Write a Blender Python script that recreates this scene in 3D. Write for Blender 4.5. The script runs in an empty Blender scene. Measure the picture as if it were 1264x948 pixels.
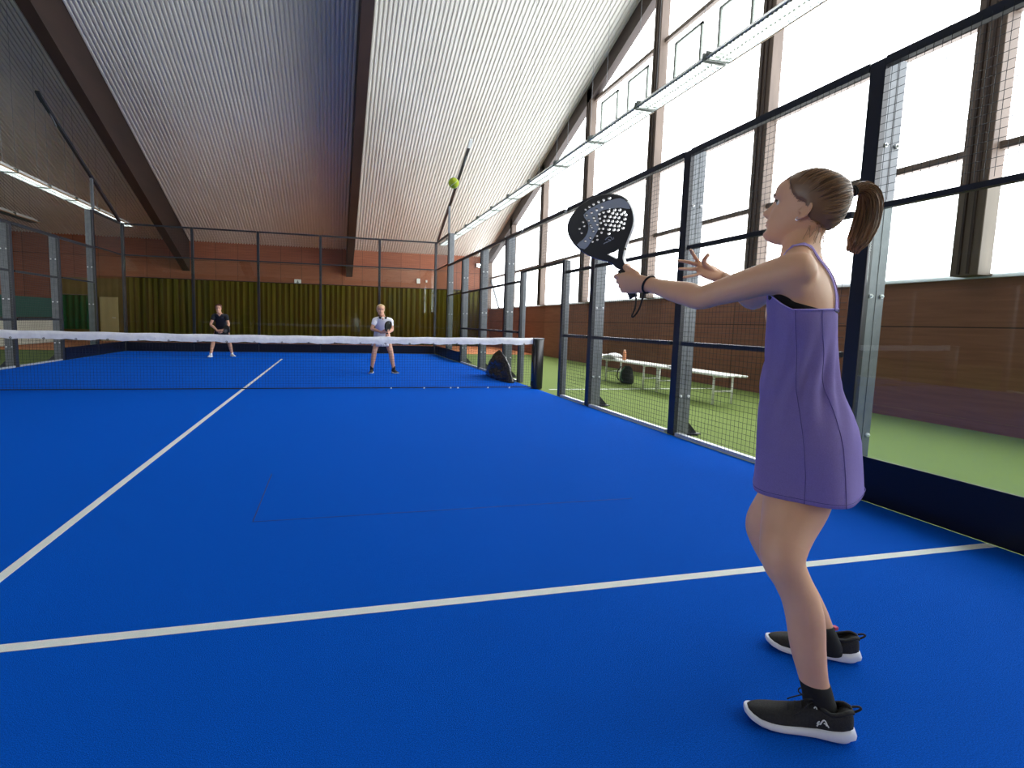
import bpy, bmesh, math, random
from mathutils import Vector, Matrix, noise
from mathutils.bvhtree import BVHTree
random.seed(7)
SC = bpy.context.scene
COL = SC.collection
PI = math.pi
V = Vector

# ------------------------------------------------------------------ helpers
def lin(c):
    return tuple(((x/255)/12.92 if x/255 <= .04045 else ((x/255+.055)/1.055)**2.4) for x in c)

class NT:
    """small node-tree helper"""
    def __init__(s, name):
        s.m = bpy.data.materials.new(name); s.m.use_nodes = True
        s.t = s.m.node_tree; s.t.nodes.clear()
        s.out = s.n('ShaderNodeOutputMaterial')
    def n(s, typ, **kw):
        nd = s.t.nodes.new(typ)
        for k, v in kw.items():
            if hasattr(nd, k): setattr(nd, k, v)
            else: nd.inputs[k.replace('_', ' ')].default_value = v
        return nd
    def l(s, a, b): s.t.links.new(a, b)

def mat(name, col, rough=.6, metal=0, spec=.5, noise_amt=0, noise_scale=20, col2=None, bump=0, bump_scale=200,
        bump_dist=.002, stretch=(1, 1, 1), sheen=0, sss=0, detail=4, emit=None, emit_s=0, coat=0, soft=None):
    k = NT(name)
    b = k.n('ShaderNodeBsdfPrincipled')
    b.inputs['Base Color'].default_value = (*col, 1)
    b.inputs['Roughness'].default_value = rough
    b.inputs['Metallic'].default_value = metal
    b.inputs['Specular IOR Level'].default_value = spec
    if sheen:
        b.inputs['Sheen Weight'].default_value = sheen; b.inputs['Sheen Roughness'].default_value = .6
        b.inputs['Sheen Tint'].default_value = (*[min(1, x*1.5) for x in (col2 or col)], 1)
    if coat: b.inputs['Coat Weight'].default_value = coat; b.inputs['Coat Roughness'].default_value = .15
    if sss:
        b.inputs['Subsurface Weight'].default_value = sss
        b.inputs['Subsurface Radius'].default_value = (1, .35, .2)
        b.inputs['Subsurface Scale'].default_value = .012
    if emit:
        b.inputs['Emission Color'].default_value = (*emit, 1); b.inputs['Emission Strength'].default_value = emit_s
    tc = k.n('ShaderNodeTexCoord'); mp = k.n('ShaderNodeMapping'); mp.inputs['Scale'].default_value = stretch
    k.l(tc.outputs['Object'], mp.inputs['Vector'])
    if col2 is not None:
        nz = k.n('ShaderNodeTexNoise'); nz.inputs['Scale'].default_value = noise_scale; nz.inputs['Detail'].default_value = detail
        k.l(mp.outputs['Vector'], nz.inputs['Vector'])
        rp = k.n('ShaderNodeValToRGB')
        lo, hi = soft or (.35, .65)
        rp.color_ramp.elements[0].position = lo; rp.color_ramp.elements[1].position = hi
        rp.color_ramp.elements[0].color = (*col, 1); rp.color_ramp.elements[1].color = (*col2, 1)
        k.l(nz.outputs['Fac'], rp.inputs['Fac']); k.l(rp.outputs['Color'], b.inputs['Base Color'])
    if bump:
        n2 = k.n('ShaderNodeTexNoise'); n2.inputs['Scale'].default_value = bump_scale; n2.inputs['Detail'].default_value = 3
        k.l(mp.outputs['Vector'], n2.inputs['Vector'])
        bp = k.n('ShaderNodeBump'); bp.inputs['Strength'].default_value = bump; bp.inputs['Distance'].default_value = bump_dist
        k.l(n2.outputs['Fac'], bp.inputs['Height']); k.l(bp.outputs['Normal'], b.inputs['Normal'])
    k.l(b.outputs['BSDF'], k.out.inputs['Surface'])
    return k.m

def obj(name, bm, m, parent=None, smooth=False, loc=None):
    me = bpy.data.meshes.new(name)
    if isinstance(bm, bmesh.types.BMesh):
        bmesh.ops.recalc_face_normals(bm, faces=bm.faces)
        bm.to_mesh(me); bm.free()
    else: me = bm
    if smooth: me.polygons.foreach_set('use_smooth', [True]*len(me.polygons))
    for mm in (m if isinstance(m, (list, tuple)) else [m]): me.materials.append(mm)
    o = bpy.data.objects.new(name, me); COL.objects.link(o)
    if parent: o.parent = parent
    if loc is not None: o.location = loc
    return o

def empty(name, loc=(0, 0, 0), rz=0):
    o = bpy.data.objects.new(name, None); COL.objects.link(o)
    o.location = loc; o.rotation_euler = (0, 0, rz); o.empty_display_size = .1
    return o
def tag(o, label, cat, group=None, kind=None):
    o['label'] = label; o['category'] = cat
    if group: o['group'] = group
    if kind: o['kind'] = kind
    return o
def struct(o, label=None):
    o['kind'] = 'structure'
    if label: o['label'] = label
    return o
def bx(bm, x0, x1, y0, y1, z0, z1, mi=0):
    x0, x1 = min(x0, x1), max(x0, x1); y0, y1 = min(y0, y1), max(y0, y1); z0, z1 = min(z0, z1), max(z0, z1)
    v = [bm.verts.new(p) for p in ((x0,y0,z0),(x1,y0,z0),(x1,y1,z0),(x0,y1,z0),(x0,y0,z1),(x1,y0,z1),(x1,y1,z1),(x0,y1,z1))]
    for f in ((0,3,2,1),(4,5,6,7),(0,1,5,4),(1,2,6,5),(2,3,7,6),(3,0,4,7)):
        bm.faces.new([v[i] for i in f]).material_index = mi
    return v
def bevel(bm, w=.004, seg=2):
    bmesh.ops.bevel(bm, geom=bm.edges[:], offset=w, segments=seg, affect='EDGES', profile=.6)
def tube(bm, pts, r, n=8, closed=False, mi=0, caps=True):
    pts = [V(p) for p in pts]; N = len(pts)
    rs = r if isinstance(r, (list, tuple)) else [r]*N
    rings = []; prev = None
    for i, p in enumerate(pts):
        if closed: t = pts[(i+1) % N]-pts[i-1]
        else: t = pts[min(i+1, N-1)]-pts[max(i-1, 0)]
        t.normalize()
        if prev is None:
            a = t.cross(V((0, 0, 1)));
            if a.length < .1: a = t.cross(V((1, 0, 0)))
        else: a = prev-t*prev.dot(t)
        a.normalize(); prev = a; b = t.cross(a)
        rings.append([bm.verts.new(p+(a*math.cos(q*2*PI/n)+b*math.sin(q*2*PI/n))*rs[i]) for q in range(n)])
    for i in range(N if closed else N-1):
        A, B = rings[i], rings[(i+1) % N]
        for q in range(n): bm.faces.new((A[q], A[(q+1) % n], B[(q+1) % n], B[q])).material_index = mi
    if not closed and caps and n > 2:
        bm.faces.new(rings[0][::-1]).material_index = mi; bm.faces.new(rings[-1]).material_index = mi
def bar(bm, p, q, w=.04, h=.04):
    """square bar between two points"""
    p, q = V(p), V(q); t = (q-p).normalized(); a = t.cross(V((0, 0, 1)))
    if a.length < .05: a = t.cross(V((0, 1, 0)))
    a.normalize(); b = t.cross(a)
    R = [[bm.verts.new(c+a*sx*w/2+b*sy*h/2) for sx, sy in ((-1,-1),(1,-1),(1,1),(-1,1))] for c in (p, q)]
    for i in range(4): bm.faces.new((R[0][i], R[0][(i+1) % 4], R[1][(i+1) % 4], R[1][i]))
    bm.faces.new(R[0][::-1]); bm.faces.new(R[1])
def loft(bm, rings, n=24, caps=True, mi=0, power=1.0):
    """rings: (centre, A, a, B, b[, zfun]) ellipse loops joined and closed"""
    R = []
    for rg in rings:
        c, A, a, B, b = rg[:5]; c, A, B = V(c), V(A), V(B); loop = []
        for q in range(n):
            th = 2*PI*q/n; ct, st = math.cos(th), math.sin(th)
            if power != 1: ct = math.copysign(abs(ct)**power, ct); st = math.copysign(abs(st)**power, st)
            p = c+A*a*ct+B*b*st
            if len(rg) > 5: p = rg[5](p, th)
            loop.append(bm.verts.new(p))
        R.append(loop)
    for i in range(len(R)-1):
        for q in range(n): bm.faces.new((R[i][q], R[i][(q+1) % n], R[i+1][(q+1) % n], R[i+1][q])).material_index = mi
    if caps: bm.faces.new(R[0][::-1]); bm.faces.new(R[-1])
    return R
def catmull(pts, k=4):
    P = [V(p) for p in pts]; out = []
    for i in range(len(P)-1):
        a, b, c, d = P[max(i-1, 0)], P[i], P[i+1], P[min(i+2, len(P)-1)]
        for j in range(k):
            t = j/k
            out.append(.5*((2*b)+(c-a)*t+(2*a-5*b+4*c-d)*t*t+(3*b-a-3*c+d)*t**3))
    out.append(P[-1]); return out
def interp(tab, x):
    if x <= tab[0][0]: return tab[0][1]
    for (a, u), (b, w) in zip(tab, tab[1:]):
        if x <= b:
            t = (x-a)/(b-a); return u+(w-u)*t
    return tab[-1][1]
def limb(bm, st, n=18, ref=None):
    """st: list of (point, ra, rb); smooth tapered tube with elliptic sections and rounded ends"""
    pts = [V(s[0]) for s in st]; fine = catmull(pts, 4)
    ra = [c.x for c in catmull([V((s[1], 0, 0)) for s in st], 4)]; rb = [c.x for c in catmull([V((s[2] if len(s) > 2 else s[1], 0, 0)) for s in st], 4)]
    ref = V(ref) if ref is not None else V((.37, .2, .1))
    rings = []; N = len(fine)
    for i, p in enumerate(fine):
        t = (fine[min(i+1, N-1)]-fine[max(i-1, 0)]).normalized()
        a = (ref-t*ref.dot(t)).normalized(); b = t.cross(a)
        if i == 0:
            for s_ in (.98, .8, .45): rings.append((p-t*ra[0]*s_*.8, a, ra[0]*math.sqrt(1-s_*s_), b, rb[0]*math.sqrt(1-s_*s_)))
        rings.append((p, a, ra[i], b, rb[i]))
        if i == N-1:
            for s_ in (.45, .8, .98): rings.append((p+t*ra[-1]*s_*.8, a, ra[-1]*math.sqrt(1-s_*s_), b, rb[-1]*math.sqrt(1-s_*s_)))
    loft(bm, rings, n)
def remeshed(name, bm, vox, smooth=4, mats=(), parent=None, factor=.5):
    """one continuous skin from overlapping closed shapes"""
    tmp = obj(name+'_source', bm, [])
    md = tmp.modifiers.new('r', 'REMESH'); md.mode = 'VOXEL'; md.voxel_size = vox; md.adaptivity = 0
    ms = tmp.modifiers.new('s', 'SMOOTH'); ms.iterations = smooth; ms.factor = factor
    dg = bpy.context.evaluated_depsgraph_get(); dg.update()
    me = bpy.data.meshes.new_from_object(tmp.evaluated_get(dg)); me.name = name
    src = tmp.data; bpy.data.objects.remove(tmp); bpy.data.meshes.remove(src)
    me.materials.clear()
    return obj(name, me, list(mats), parent, smooth=True)
def bvh_of(o):
    return BVHTree.FromPolygons([v.co.copy() for v in o.data.vertices], [tuple(p.vertices) for p in o.data.polygons])

# ------------------------------------------------------------------ materials
M = {}
M['court'] = mat('blue court turf', (.0003, .046, .30), .92, spec=.05, col2=(.0006, .096, .57), noise_scale=260, bump=.8, bump_scale=420, bump_dist=.006, detail=2, sheen=.45)
M['line'] = mat('white line turf', (.60, .64, .62), .9, spec=.1, col2=(.74, .77, .74), noise_scale=500, bump=.5, bump_scale=900, bump_dist=.003)
M['green'] = mat('green turf', (.125, .175, .045), .93, spec=.1, col2=(.175, .235, .070), noise_scale=160, bump=.4, bump_scale=800, bump_dist=.004)
M['orange'] = mat('orange floor', (.62, .21, .07), .8, col2=(.70, .26, .09), noise_scale=6)
M['steel_dark'] = mat('anthracite painted steel', (.012, .015, .022), .38, spec=.5)
M['steel_rail'] = mat('dark painted rail', (.014, .018, .026), .35)
M['steel_grey'] = mat('grey galvanised steel', (.14, .155, .17), .42, metal=.35, col2=(.175, .19, .205), noise_scale=12)
M['galv'] = mat('pale zinc strip', (.50, .53, .55), .4, metal=.4)
M['bolt'] = mat('bright bolt steel', (.85, .87, .88), .3, metal=.3)
M['wire'] = mat('dark mesh wire', (.016, .020, .022), .5, metal=.2)
M['skirt'] = mat('navy glass skirt', (.003, .004, .012), .35, spec=.3)
M['black'] = mat('black rubber', (.008, .008, .009), .55)
M['netcord'] = mat('dark net cord', (.008, .012, .02), .8)
M['tape'] = mat('white net tape canvas', (.74, .75, .79), .75, col2=(.84, .85, .88), noise_scale=9, bump=.5, bump_scale=16, bump_dist=.02)
M['postpad'] = mat('black net post', (.007, .008, .010), .28, coat=.2)
M['ceil'] = mat('corrugated pale sheet', (.60, .585, .53), .55, col2=(.66, .65, .60), noise_scale=.7, stretch=(1, .25, 1))
M['glulam'] = mat('dark stained timber', (.022, .011, .008), .6, col2=(.034, .017, .012), noise_scale=3, stretch=(1, .15, 1))
M['post_wood'] = mat('brown window timber', (.088, .060, .045), .6, col2=(.125, .088, .066), noise_scale=5, stretch=(1, 1, .2))
M['steel_lamp'] = mat('white enamel lamp', (.62, .64, .62), .35)
M['frame_dark'] = mat('grey green window frame', (.14, .16, .14), .5)
M['white_metal'] = mat('white powder coat', (.68, .70, .64), .45)
M['tan'] = mat('tan lamp edge', (.30, .19, .10), .5)
M['plate'] = mat('white plate', (.75, .75, .72), .5)

def wood_mat(name, ca, cb, seam=(.03, .012, .008), sx=1.2, axis='X', row=1.26, rows=True, rough=.5):
    k = NT(name); b = k.n('ShaderNodeBsdfPrincipled'); b.inputs['Roughness'].default_value = rough; b.inputs['Specular IOR Level'].default_value = .35
    tc = k.n('ShaderNodeTexCoord'); mp = k.n('ShaderNodeMapping')
    mp.inputs['Scale'].default_value = (.6, .6, 9) if axis != 'Z' else (9, 9, .6)
    k.l(tc.outputs['Object'], mp.inputs['Vector'])
    nz = k.n('ShaderNodeTexNoise'); nz.inputs['Scale'].default_value = 2.2; nz.inputs['Detail'].default_value = 6; nz.inputs['Distortion'].default_value = .6
    k.l(mp.outputs['Vector'], nz.inputs['Vector'])
    rp = k.n('ShaderNodeValToRGB'); rp.color_ramp.elements[0].position = .3; rp.color_ramp.elements[1].position = .7
    rp.color_ramp.elements[0].color = (*ca, 1); rp.color_ramp.elements[1].color = (*cb, 1)
    k.l(nz.outputs['Fac'], rp.inputs['Fac'])
    # board-to-board difference and seams
    sep = k.n('ShaderNodeSeparateXYZ'); k.l(tc.outputs['Object'], sep.inputs['Vector'])
    along = sep.outputs['Y'] if axis == 'Y' else sep.outputs['X']
    d = k.n('ShaderNodeMath', operation='DIVIDE'); k.l(along, d.inputs[0]); d.inputs[1].default_value = sx
    fl = k.n('ShaderNodeMath', operation='FLOOR'); k.l(d.outputs[0], fl.inputs[0])
    fr = k.n('ShaderNodeMath', operation='FRACT'); k.l(d.outputs[0], fr.inputs[0])
    wn = k.n('ShaderNodeTexWhiteNoise'); wn.noise_dimensions = '1D'; k.l(fl.outputs[0], wn.inputs['W'])
    mx = k.n('ShaderNodeMix', data_type='RGBA', blend_type='MULTIPLY'); mx.inputs[0].default_value = .18
    k.l(rp.outputs['Color'], mx.inputs[6]); k.l(wn.outputs['Value'], mx.inputs[7])
    lt = k.n('ShaderNodeMath', operation='LESS_THAN'); k.l(fr.outputs[0], lt.inputs[0]); lt.inputs[1].default_value = .012/sx
    last = lt.outputs[0]
    if rows:
        zs = k.n('ShaderNodeMath', operation='SUBTRACT'); k.l(sep.outputs['Z'], zs.inputs[0]); zs.inputs[1].default_value = row
        za = k.n('ShaderNodeMath', operation='ABSOLUTE'); k.l(zs.outputs[0], za.inputs[0])
        zl = k.n('ShaderNodeMath', operation='LESS_THAN'); k.l(za.outputs[0], zl.inputs[0]); zl.inputs[1].default_value = .008
        mm = k.n('ShaderNodeMath', operation='MAXIMUM'); k.l(last, mm.inputs[0]); k.l(zl.outputs[0], mm.inputs[1]); last = mm.outputs[0]
    m2 = k.n('ShaderNodeMix', data_type='RGBA'); k.l(last, m2.inputs[0]); k.l(mx.outputs[2], m2.inputs[6]); m2.inputs[7].default_value = (*seam, 1)
    k.l(m2.outputs[2], b.inputs['Base Color']); k.l(b.outputs['BSDF'], k.out.inputs['Surface'])
    return k.m
M['wood_side'] = wood_mat('brown wall boards', (.19, .075, .045), (.25, .108, .066), sx=2.45, axis='Y')
M['wood_back'] = wood_mat('rust brown wall boards', (.27, .085, .038), (.34, .12, .058), sx=.92, axis='X', row=3.62)
M['wood_left'] = wood_mat('dark wall boards', (.07, .03, .02), (.10, .045, .03), sx=1.8, axis='Y')
M['olive_board'] = mat('ochre board', (.17, .11, .035), .7, col2=(.20, .13, .045), noise_scale=2)
M['beige'] = mat('beige door leaf', (.50, .39, .20), .6)
M['greenscreen'] = mat('green tarpaulin', (.010, .20, .085), .6, col2=(.016, .26, .115), noise_scale=3, stretch=(4, 1, .4))
M['windbreak'] = mat('dark green windbreak net', (.010, .060, .045), .8, col2=(.014, .075, .055), noise_scale=30)
M['whiteboard'] = mat('pale barrier board', (.50, .50, .42), .6, col2=(.56, .56, .48), noise_scale=2)
M['curtain'] = mat('olive curtain cloth', (.15, .15, .008), .8, col2=(.22, .215, .014), noise_scale=2.4, stretch=(2.5, 1, .15), sheen=.1)

def glass_mat(name='fence glass', tint=(.93, .97, .95), ior=1.48, rough=0.0):
    k = NT(name); tr = k.n('ShaderNodeBsdfTransparent'); tr.inputs['Color'].default_value = (*tint, 1)
    gl = k.n('ShaderNodeBsdfGlossy'); gl.inputs['Roughness'].default_value = rough
    fr = k.n('ShaderNodeFresnel'); fr.inputs['IOR'].default_value = ior
    ge = k.n('ShaderNodeNewGeometry'); mi = k.n('ShaderNodeMix', data_type='FLOAT'); k.l(ge.outputs['Backfacing'], mi.inputs[0]); mi.inputs[2].default_value = ior; mi.inputs[3].default_value = 1/ior
    k.l(mi.outputs[0], fr.inputs['IOR'])
    mx = k.n('ShaderNodeMixShader'); k.l(fr.outputs[0], mx.inputs[0]); k.l(tr.outputs[0], mx.inputs[1]); k.l(gl.outputs[0], mx.inputs[2])
    k.l(mx.outputs[0], k.out.inputs['Surface']); return k.m
M['glass'] = glass_mat()
def emis(name, col, s):
    k = NT(name); e = k.n('ShaderNodeEmission'); e.inputs['Color'].default_value = (*col, 1); e.inputs['Strength'].default_value = s
    k.l(e.outputs[0], k.out.inputs['Surface']); return k.m
WIN = 2.8
M['pane'] = emis('daylit translucent window sheet', (.93, .97, 1.0), WIN)
M['pane_low'] = emis('daylit window glass', (.96, .98, 1.0), WIN)
M['tube'] = emis('fluorescent tube', (.95, 1.0, .93), 4.5)
M['flood'] = emis('floodlight glass', (.85, .95, 1.0), 60)

# ------------------------------------------------------------------ hall
XW, YB, XL = 9.15, 17.0, -16.0
def roofz(y): return 4.43+.363*(17-abs(y))
bm = bmesh.new(); bx(bm, XL, XW+.3, -17, YB, -.30, -.012); struct(obj('floor', bm, M['green']), 'green turf hall floor around the blue court')
bm = bmesh.new(); bx(bm, XL, XW, 10.25, YB, -.012, -.004); struct(obj('floor', bm, M['orange']), 'orange floor strip beyond the green turf')
fc = None
bm = bmesh.new(); bx(bm, -5.0, 5.0, -10, 10, -.012, 0.0); fc = struct(obj('floor', bm, M['court']), 'blue turf of the padel court')
bm = bmesh.new(); bx(bm, -.025, .025, -6.95, 6.95, 0, .0012); o = obj('centre_line', bm, M['line'], fc); o['label'] = 'white centre line'
for y in (-6.95, 6.95):
    bm = bmesh.new(); bx(bm, -5, 5, y-.025, y+.025, 0, .0015 if y < 0 else .0014)
    o = obj('service_line', bm, M['line'] if y < 0 else M['court'], fc)
    o.data.materials[0] = M['line'] if y < 0 else mat('worn far service line', (.02, .16, .62), .9)  # far line coloured light blue instead of white
M['seam'] = mat('seam shadow gap', (.001, .02, .16), .9)  # dark blue for the thin turf joint strips
bm = bmesh.new(); bx(bm, .97, 3.4, -5.880, -5.874, 0, .001); bx(bm, .97, .976, -5.87, -4.9, 0, .001)
obj('turf_seam', bm, M['seam'], fc)
bm = bmesh.new(); bx(bm, 5.25, 8.72, -.09, -.03, -.012, -.009)
o = struct(obj('floor', bm, M['line']), 'white tennis lines on the green turf')

# corrugated ceiling, two slopes
bm = bmesh.new(); p = .113; n = int((XW+.3-XL)/p); prof = []
for i in range(n):
    x = XL+i*p
    prof += [(x, 0), (x+p*.42, 0), (x+p*.55, .035), (x+p*.87, .035)]
prof.append((XL+n*p, 0))
for ya, yb in ((YB+.2, 0), (0, -17.2)):
    A = [bm.verts.new((x, ya, roofz(ya)+d)) for x, d in prof]; B = [bm.verts.new((x, yb, roofz(yb)+d)) for x, d in prof]
    A2 = [bm.verts.new((x, ya, roofz(ya)+.15)) for x in (XL, prof[-1][0])]; B2 = [bm.verts.new((x, yb, roofz(yb)+.15)) for x in (XL, prof[-1][0])]
    for i in range(len(A)-1): bm.faces.new((A[i], A[i+1], B[i+1], B[i]))
    bm.faces.new((A2[0], A2[1], B2[1], B2[0]))
struct(obj('ceiling', bm, M['ceil']), 'pitched ceiling of pale corrugated sheets')
# rafters
def rafter(x0, x1, dep, nm='trim_1'):
    bm = bmesh.new()
    for s in (1, -1):
        a = [(x, s*y, roofz(y)-d) for y in (17, 0) for x in (x0, x1) for d in (-.02, dep)]
        v = [bm.verts.new(q) for q in a]
        for f in ((0,1,3,2),(4,6,7,5),(0,4,5,1),(2,3,7,6),(1,5,7,3),(0,2,6,4)): bm.faces.new([v[i] for i in f])
    return struct(obj(nm, bm, M['glulam']))
for i, (a, b, d) in enumerate(((2.02, 2.30, 1.25), (-5.02, -4.72, 1.30), (-12.0, -11.7, 1.3), (8.86, 9.14, .48))):
    rafter(a, b, d, 'trim_%d' % (i+1))['label'] = 'dark timber rafter under the ceiling, %s' % ('over the court centre', 'over the left side of the court', 'far left in the hall', 'against the window wall')[i]

# back wall
bm = bmesh.new(); bx(bm, XL, XW+.3, YB, YB+.2, -.3, 4.5); struct(obj('wall_back', bm, M['wood_back']), 'rust brown boarded end wall above the curtain')
bm = bmesh.new(); bx(bm, XL, XW+.3, -17.2, -17, -.3, 4.5); struct(obj('wall_front', bm, M['wood_back']))
bm = bmesh.new(); v = [bm.verts.new(q) for q in ((XL, -17, -.3), (XL, 17, -.3), (XL, 17, 4.5), (XL, 0, 10.75), (XL, -17, 4.5))]
v2 = [bm.verts.new(q.co+V((-.2, 0, 0))) for q in v]; bm.faces.new(v); bm.faces.new(v2[::-1])
for i in range(5): bm.faces.new((v[i], v2[i], v2[(i+1) % 5], v[(i+1) % 5]))
struct(obj('wall_left', bm, M['wood_left']))
for j in range(4):  # added unseen glowing windows on the left wall, as fill for the woman
    y = -14.6+j*2.9; r = empty('window_%d' % (40+j), (XL+.02, y, 1.0)); struct(r)
    bm = bmesh.new(); bx(bm, 0, .03, -1.35, 1.35, 0, 3.6); obj('pane', bm, M['pane'], r)
    bm = bmesh.new()
    for q in (-1.35, 0, 1.35): bx(bm, 0, .08, q-.04, q+.04, -.04, 3.64)
    for q in (-.02, 3.62): bx(bm, 0, .08, -1.39, 1.39, q-.04, q+.04)
    obj('window_frame', bm, M['post_wood'], r)
# right wall: boards to 1.92, above it timber posts, transoms and panes
bm = bmesh.new(); bx(bm, XW, XW+.3, -17, YB, -.3, 1.86); wr = struct(obj('wall_right', bm, M['wood_side']), 'brown boarded lower wall under the tall windows')
bm = bmesh.new(); bx(bm, XW-.05, XW+.3, -17, YB, 1.86, 1.91); obj('sill', bm, M['galv'], wr)
posts_y = [-.64+3.465*k for k in range(-4, 6)]
k_ = 5
for y in posts_y:
    bm = bmesh.new(); zt = roofz(y)-.1; w = .15
    bx(bm, 8.86, XW+.1, y-w, y+w, 1.88, zt); bevel(bm, .006, 1)
    o = struct(obj('trim_%d' % k_, bm, M['post_wood']), 'brown timber window post'); k_ += 1
    for dy in (-.05, .05):
        b2 = bmesh.new(); bx(b2, 8.835, 8.862, y+dy-.012, y+dy+.012, 1.9, zt-.4); obj('cover_strip', b2, M['glulam'], o)
edges = [-17+.02]+posts_y+[17-.02]
wi = 1
for i in range(len(edges)-1):
    a, b = edges[i]+(.15 if i else 0), edges[i+1]-(.15 if i < len(edges)-2 else 0)
    ztop = min(roofz(a), roofz(b))
    root = empty('window_%d' % wi, ((XW, (a+b)/2, 1.9))); struct(root, 'tall bright window bay between timber posts'); wi += 1
    L = lambda y: y-(a+b)/2
    # panes: one trapezoid sheet
    def pane(z0, z1, nm, m_, x=-.08):
        bm = bmesh.new()
        za, zb = min(z1, roofz(a)-.1), min(z1, roofz(b)-.1)
        if max(za, zb) <= z0: return
        P = [(x, L(a), z0-1.9), (x, L(b), z0-1.9), (x, L(b), max(zb, z0+.01)-1.9), (x, L(a), max(za, z0+.01)-1.9)]
        v = [bm.verts.new(q) for q in P]; w = [bm.verts.new(V(q)+V((.02, 0, 0))) for q in P]
        bm.faces.new(v); bm.faces.new(w[::-1])
        for q in range(4): bm.faces.new((v[q], w[q], w[(q+1) % 4], v[(q+1) % 4]))
        obj(nm, bm, m_, root)
    pane(1.91, 3.34, 'lower_pane', M['pane_low']); pane(3.42, 4.86, 'middle_pane', M['pane']); pane(4.94, 7.82, 'upper_pane', M['pane']); pane(7.92, 12, 'gable_pane', M['pane'])
    for z in (3.38, 4.90, 7.87):
        if roofz(a)-.2 < z and roofz(b)-.2 < z: continue
        ya, yb = a, b
        if roofz(b)-.1 < z: yb = 17-(z-4.33)/.363
        if roofz(a)-.1 < z: ya = -(17-(z-4.33)/.363)
        bm = bmesh.new(); bx(bm, -.17, -.05, L(ya), L(yb), z-.045-1.9, z+.045-1.9); obj('transom', bm, M['post_wood'], root)
    # thin sash frames of the vents
    w_ = (b-a)
    for f0, f1 in ((.10, .40), (.56, .86)):
        ya, yb = a+w_*(1-f1), a+w_*(1-f0); zt = 7.66; zb = 6.5
        if min(roofz(ya), roofz(yb)) < zt+.25: continue
        bm = bmesh.new()
        for q in ((ya, yb, zt-.055, zt), (ya, yb, zb, zb+.055), (ya, ya+.06, zb, zt), (yb-.06, yb, zb, zt)): bx(bm, -.125, -.082, L(q[0]), L(q[1]), q[2]-1.9, q[3]-1.9)
        obj('vent_sash', bm, M['frame_dark'], root)
    bm = bmesh.new()
    for q in range(1, 7):
        y = a+w_*q/7; zt = min(roofz(y)-.15, 9.5); bx(bm, -.088, -.081, L(y)-.004, L(y)+.004, 3.5-1.9, zt-1.9)
    obj('sheet_joint', bm, mat('sheet joint', (.75, .8, .8), .5) if i == 0 else bpy.data.materials['sheet joint'], root)
bm = bmesh.new(); bar(bm, (9.05, 16.7, 3.4), (9.05, 15.2, 1.9), .09, .09); struct(obj('trim_%d' % k_, bm, M['steel_grey']), 'grey diagonal brace in the far window corner')

# ------------------------------------------------------------------ back-wall furnishing
bm = bmesh.new(); X0, X1 = -7.27, 8.75; N = 1300; lo = []; hi = []
for i in range(N+1):
    x = X0+(X1-X0)*i/N
    ph = x*2*PI/.24+1.3*math.sin(x*1.7)+.8*math.sin(x*4.1)
    y = 16.78+.055*math.sin(ph)+.02*math.sin(ph*2.3+1)
    lo.append(bm.verts.new((x, y, .02))); hi.append(bm.verts.new((x, 16.80+.03*math.sin(ph), 2.74)))
for i in range(N): bm.faces.new((lo[i], lo[i+1], hi[i+1], hi[i]))
bmesh.ops.solidify(bm, geom=bm.faces[:], thickness=.006)
cur = obj('curtain', bm, M['curtain'], smooth=True); tag(cur, 'long olive green pleated curtain along the far end wall', 'curtain')
bm = bmesh.new(); tube(bm, [(X0, 16.8, 2.76), (X1, 16.8, 2.76)], .018); obj('curtain_rail', bm, M['steel_dark'], cur)
s = empty('exit_sign', (-.17, 16.97, 2.85)); tag(s, 'small white exit sign on the boards above the curtain', 'sign')
bm = bmesh.new(); bx(bm, -.15, .15, -.03, .02, -.11, .11); bevel(bm, .008); obj('sign_panel', bm, M['plate'], s)
bm = bmesh.new(); bx(bm, -.045, .045, -.036, -.030, -.06, .0); bx(bm, -.02, .02, -.036, -.030, 0, .06); obj('running_figure_mark', bm, M['frame_dark'], s)
s = empty('wall_floodlight', (8.45, 16.85, 4.0)); tag(s, 'small bright floodlight high in the far right corner by the windows', 'lamp')
bm = bmesh.new(); bx(bm, -.11, .11, -.05, .15, -.09, .09); bevel(bm, .01); obj('housing', bm, M['steel_dark'], s)
bm = bmesh.new(); bx(bm, -.095, .095, -.058, -.049, -.075, .075); obj('lens', bm, M['flood'], s)
for nm, loc_, lab in (('smoke_detector', (5.45, 16.98, 3.12), 'white box on the far boards near the right court corner'), ('wall_socket', (5.85, 16.98, 3.12), 'tiny pale fitting right of the white box on the far boards')):
    bm = bmesh.new(); w = .085 if nm[0] == 's' else .04; bx(bm, -w, w, -.05, .02, -w*1.4, w*1.4); bevel(bm, .01)
    tag(obj(nm, bm, M['plate'], loc=loc_), lab, 'fitting')
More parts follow.
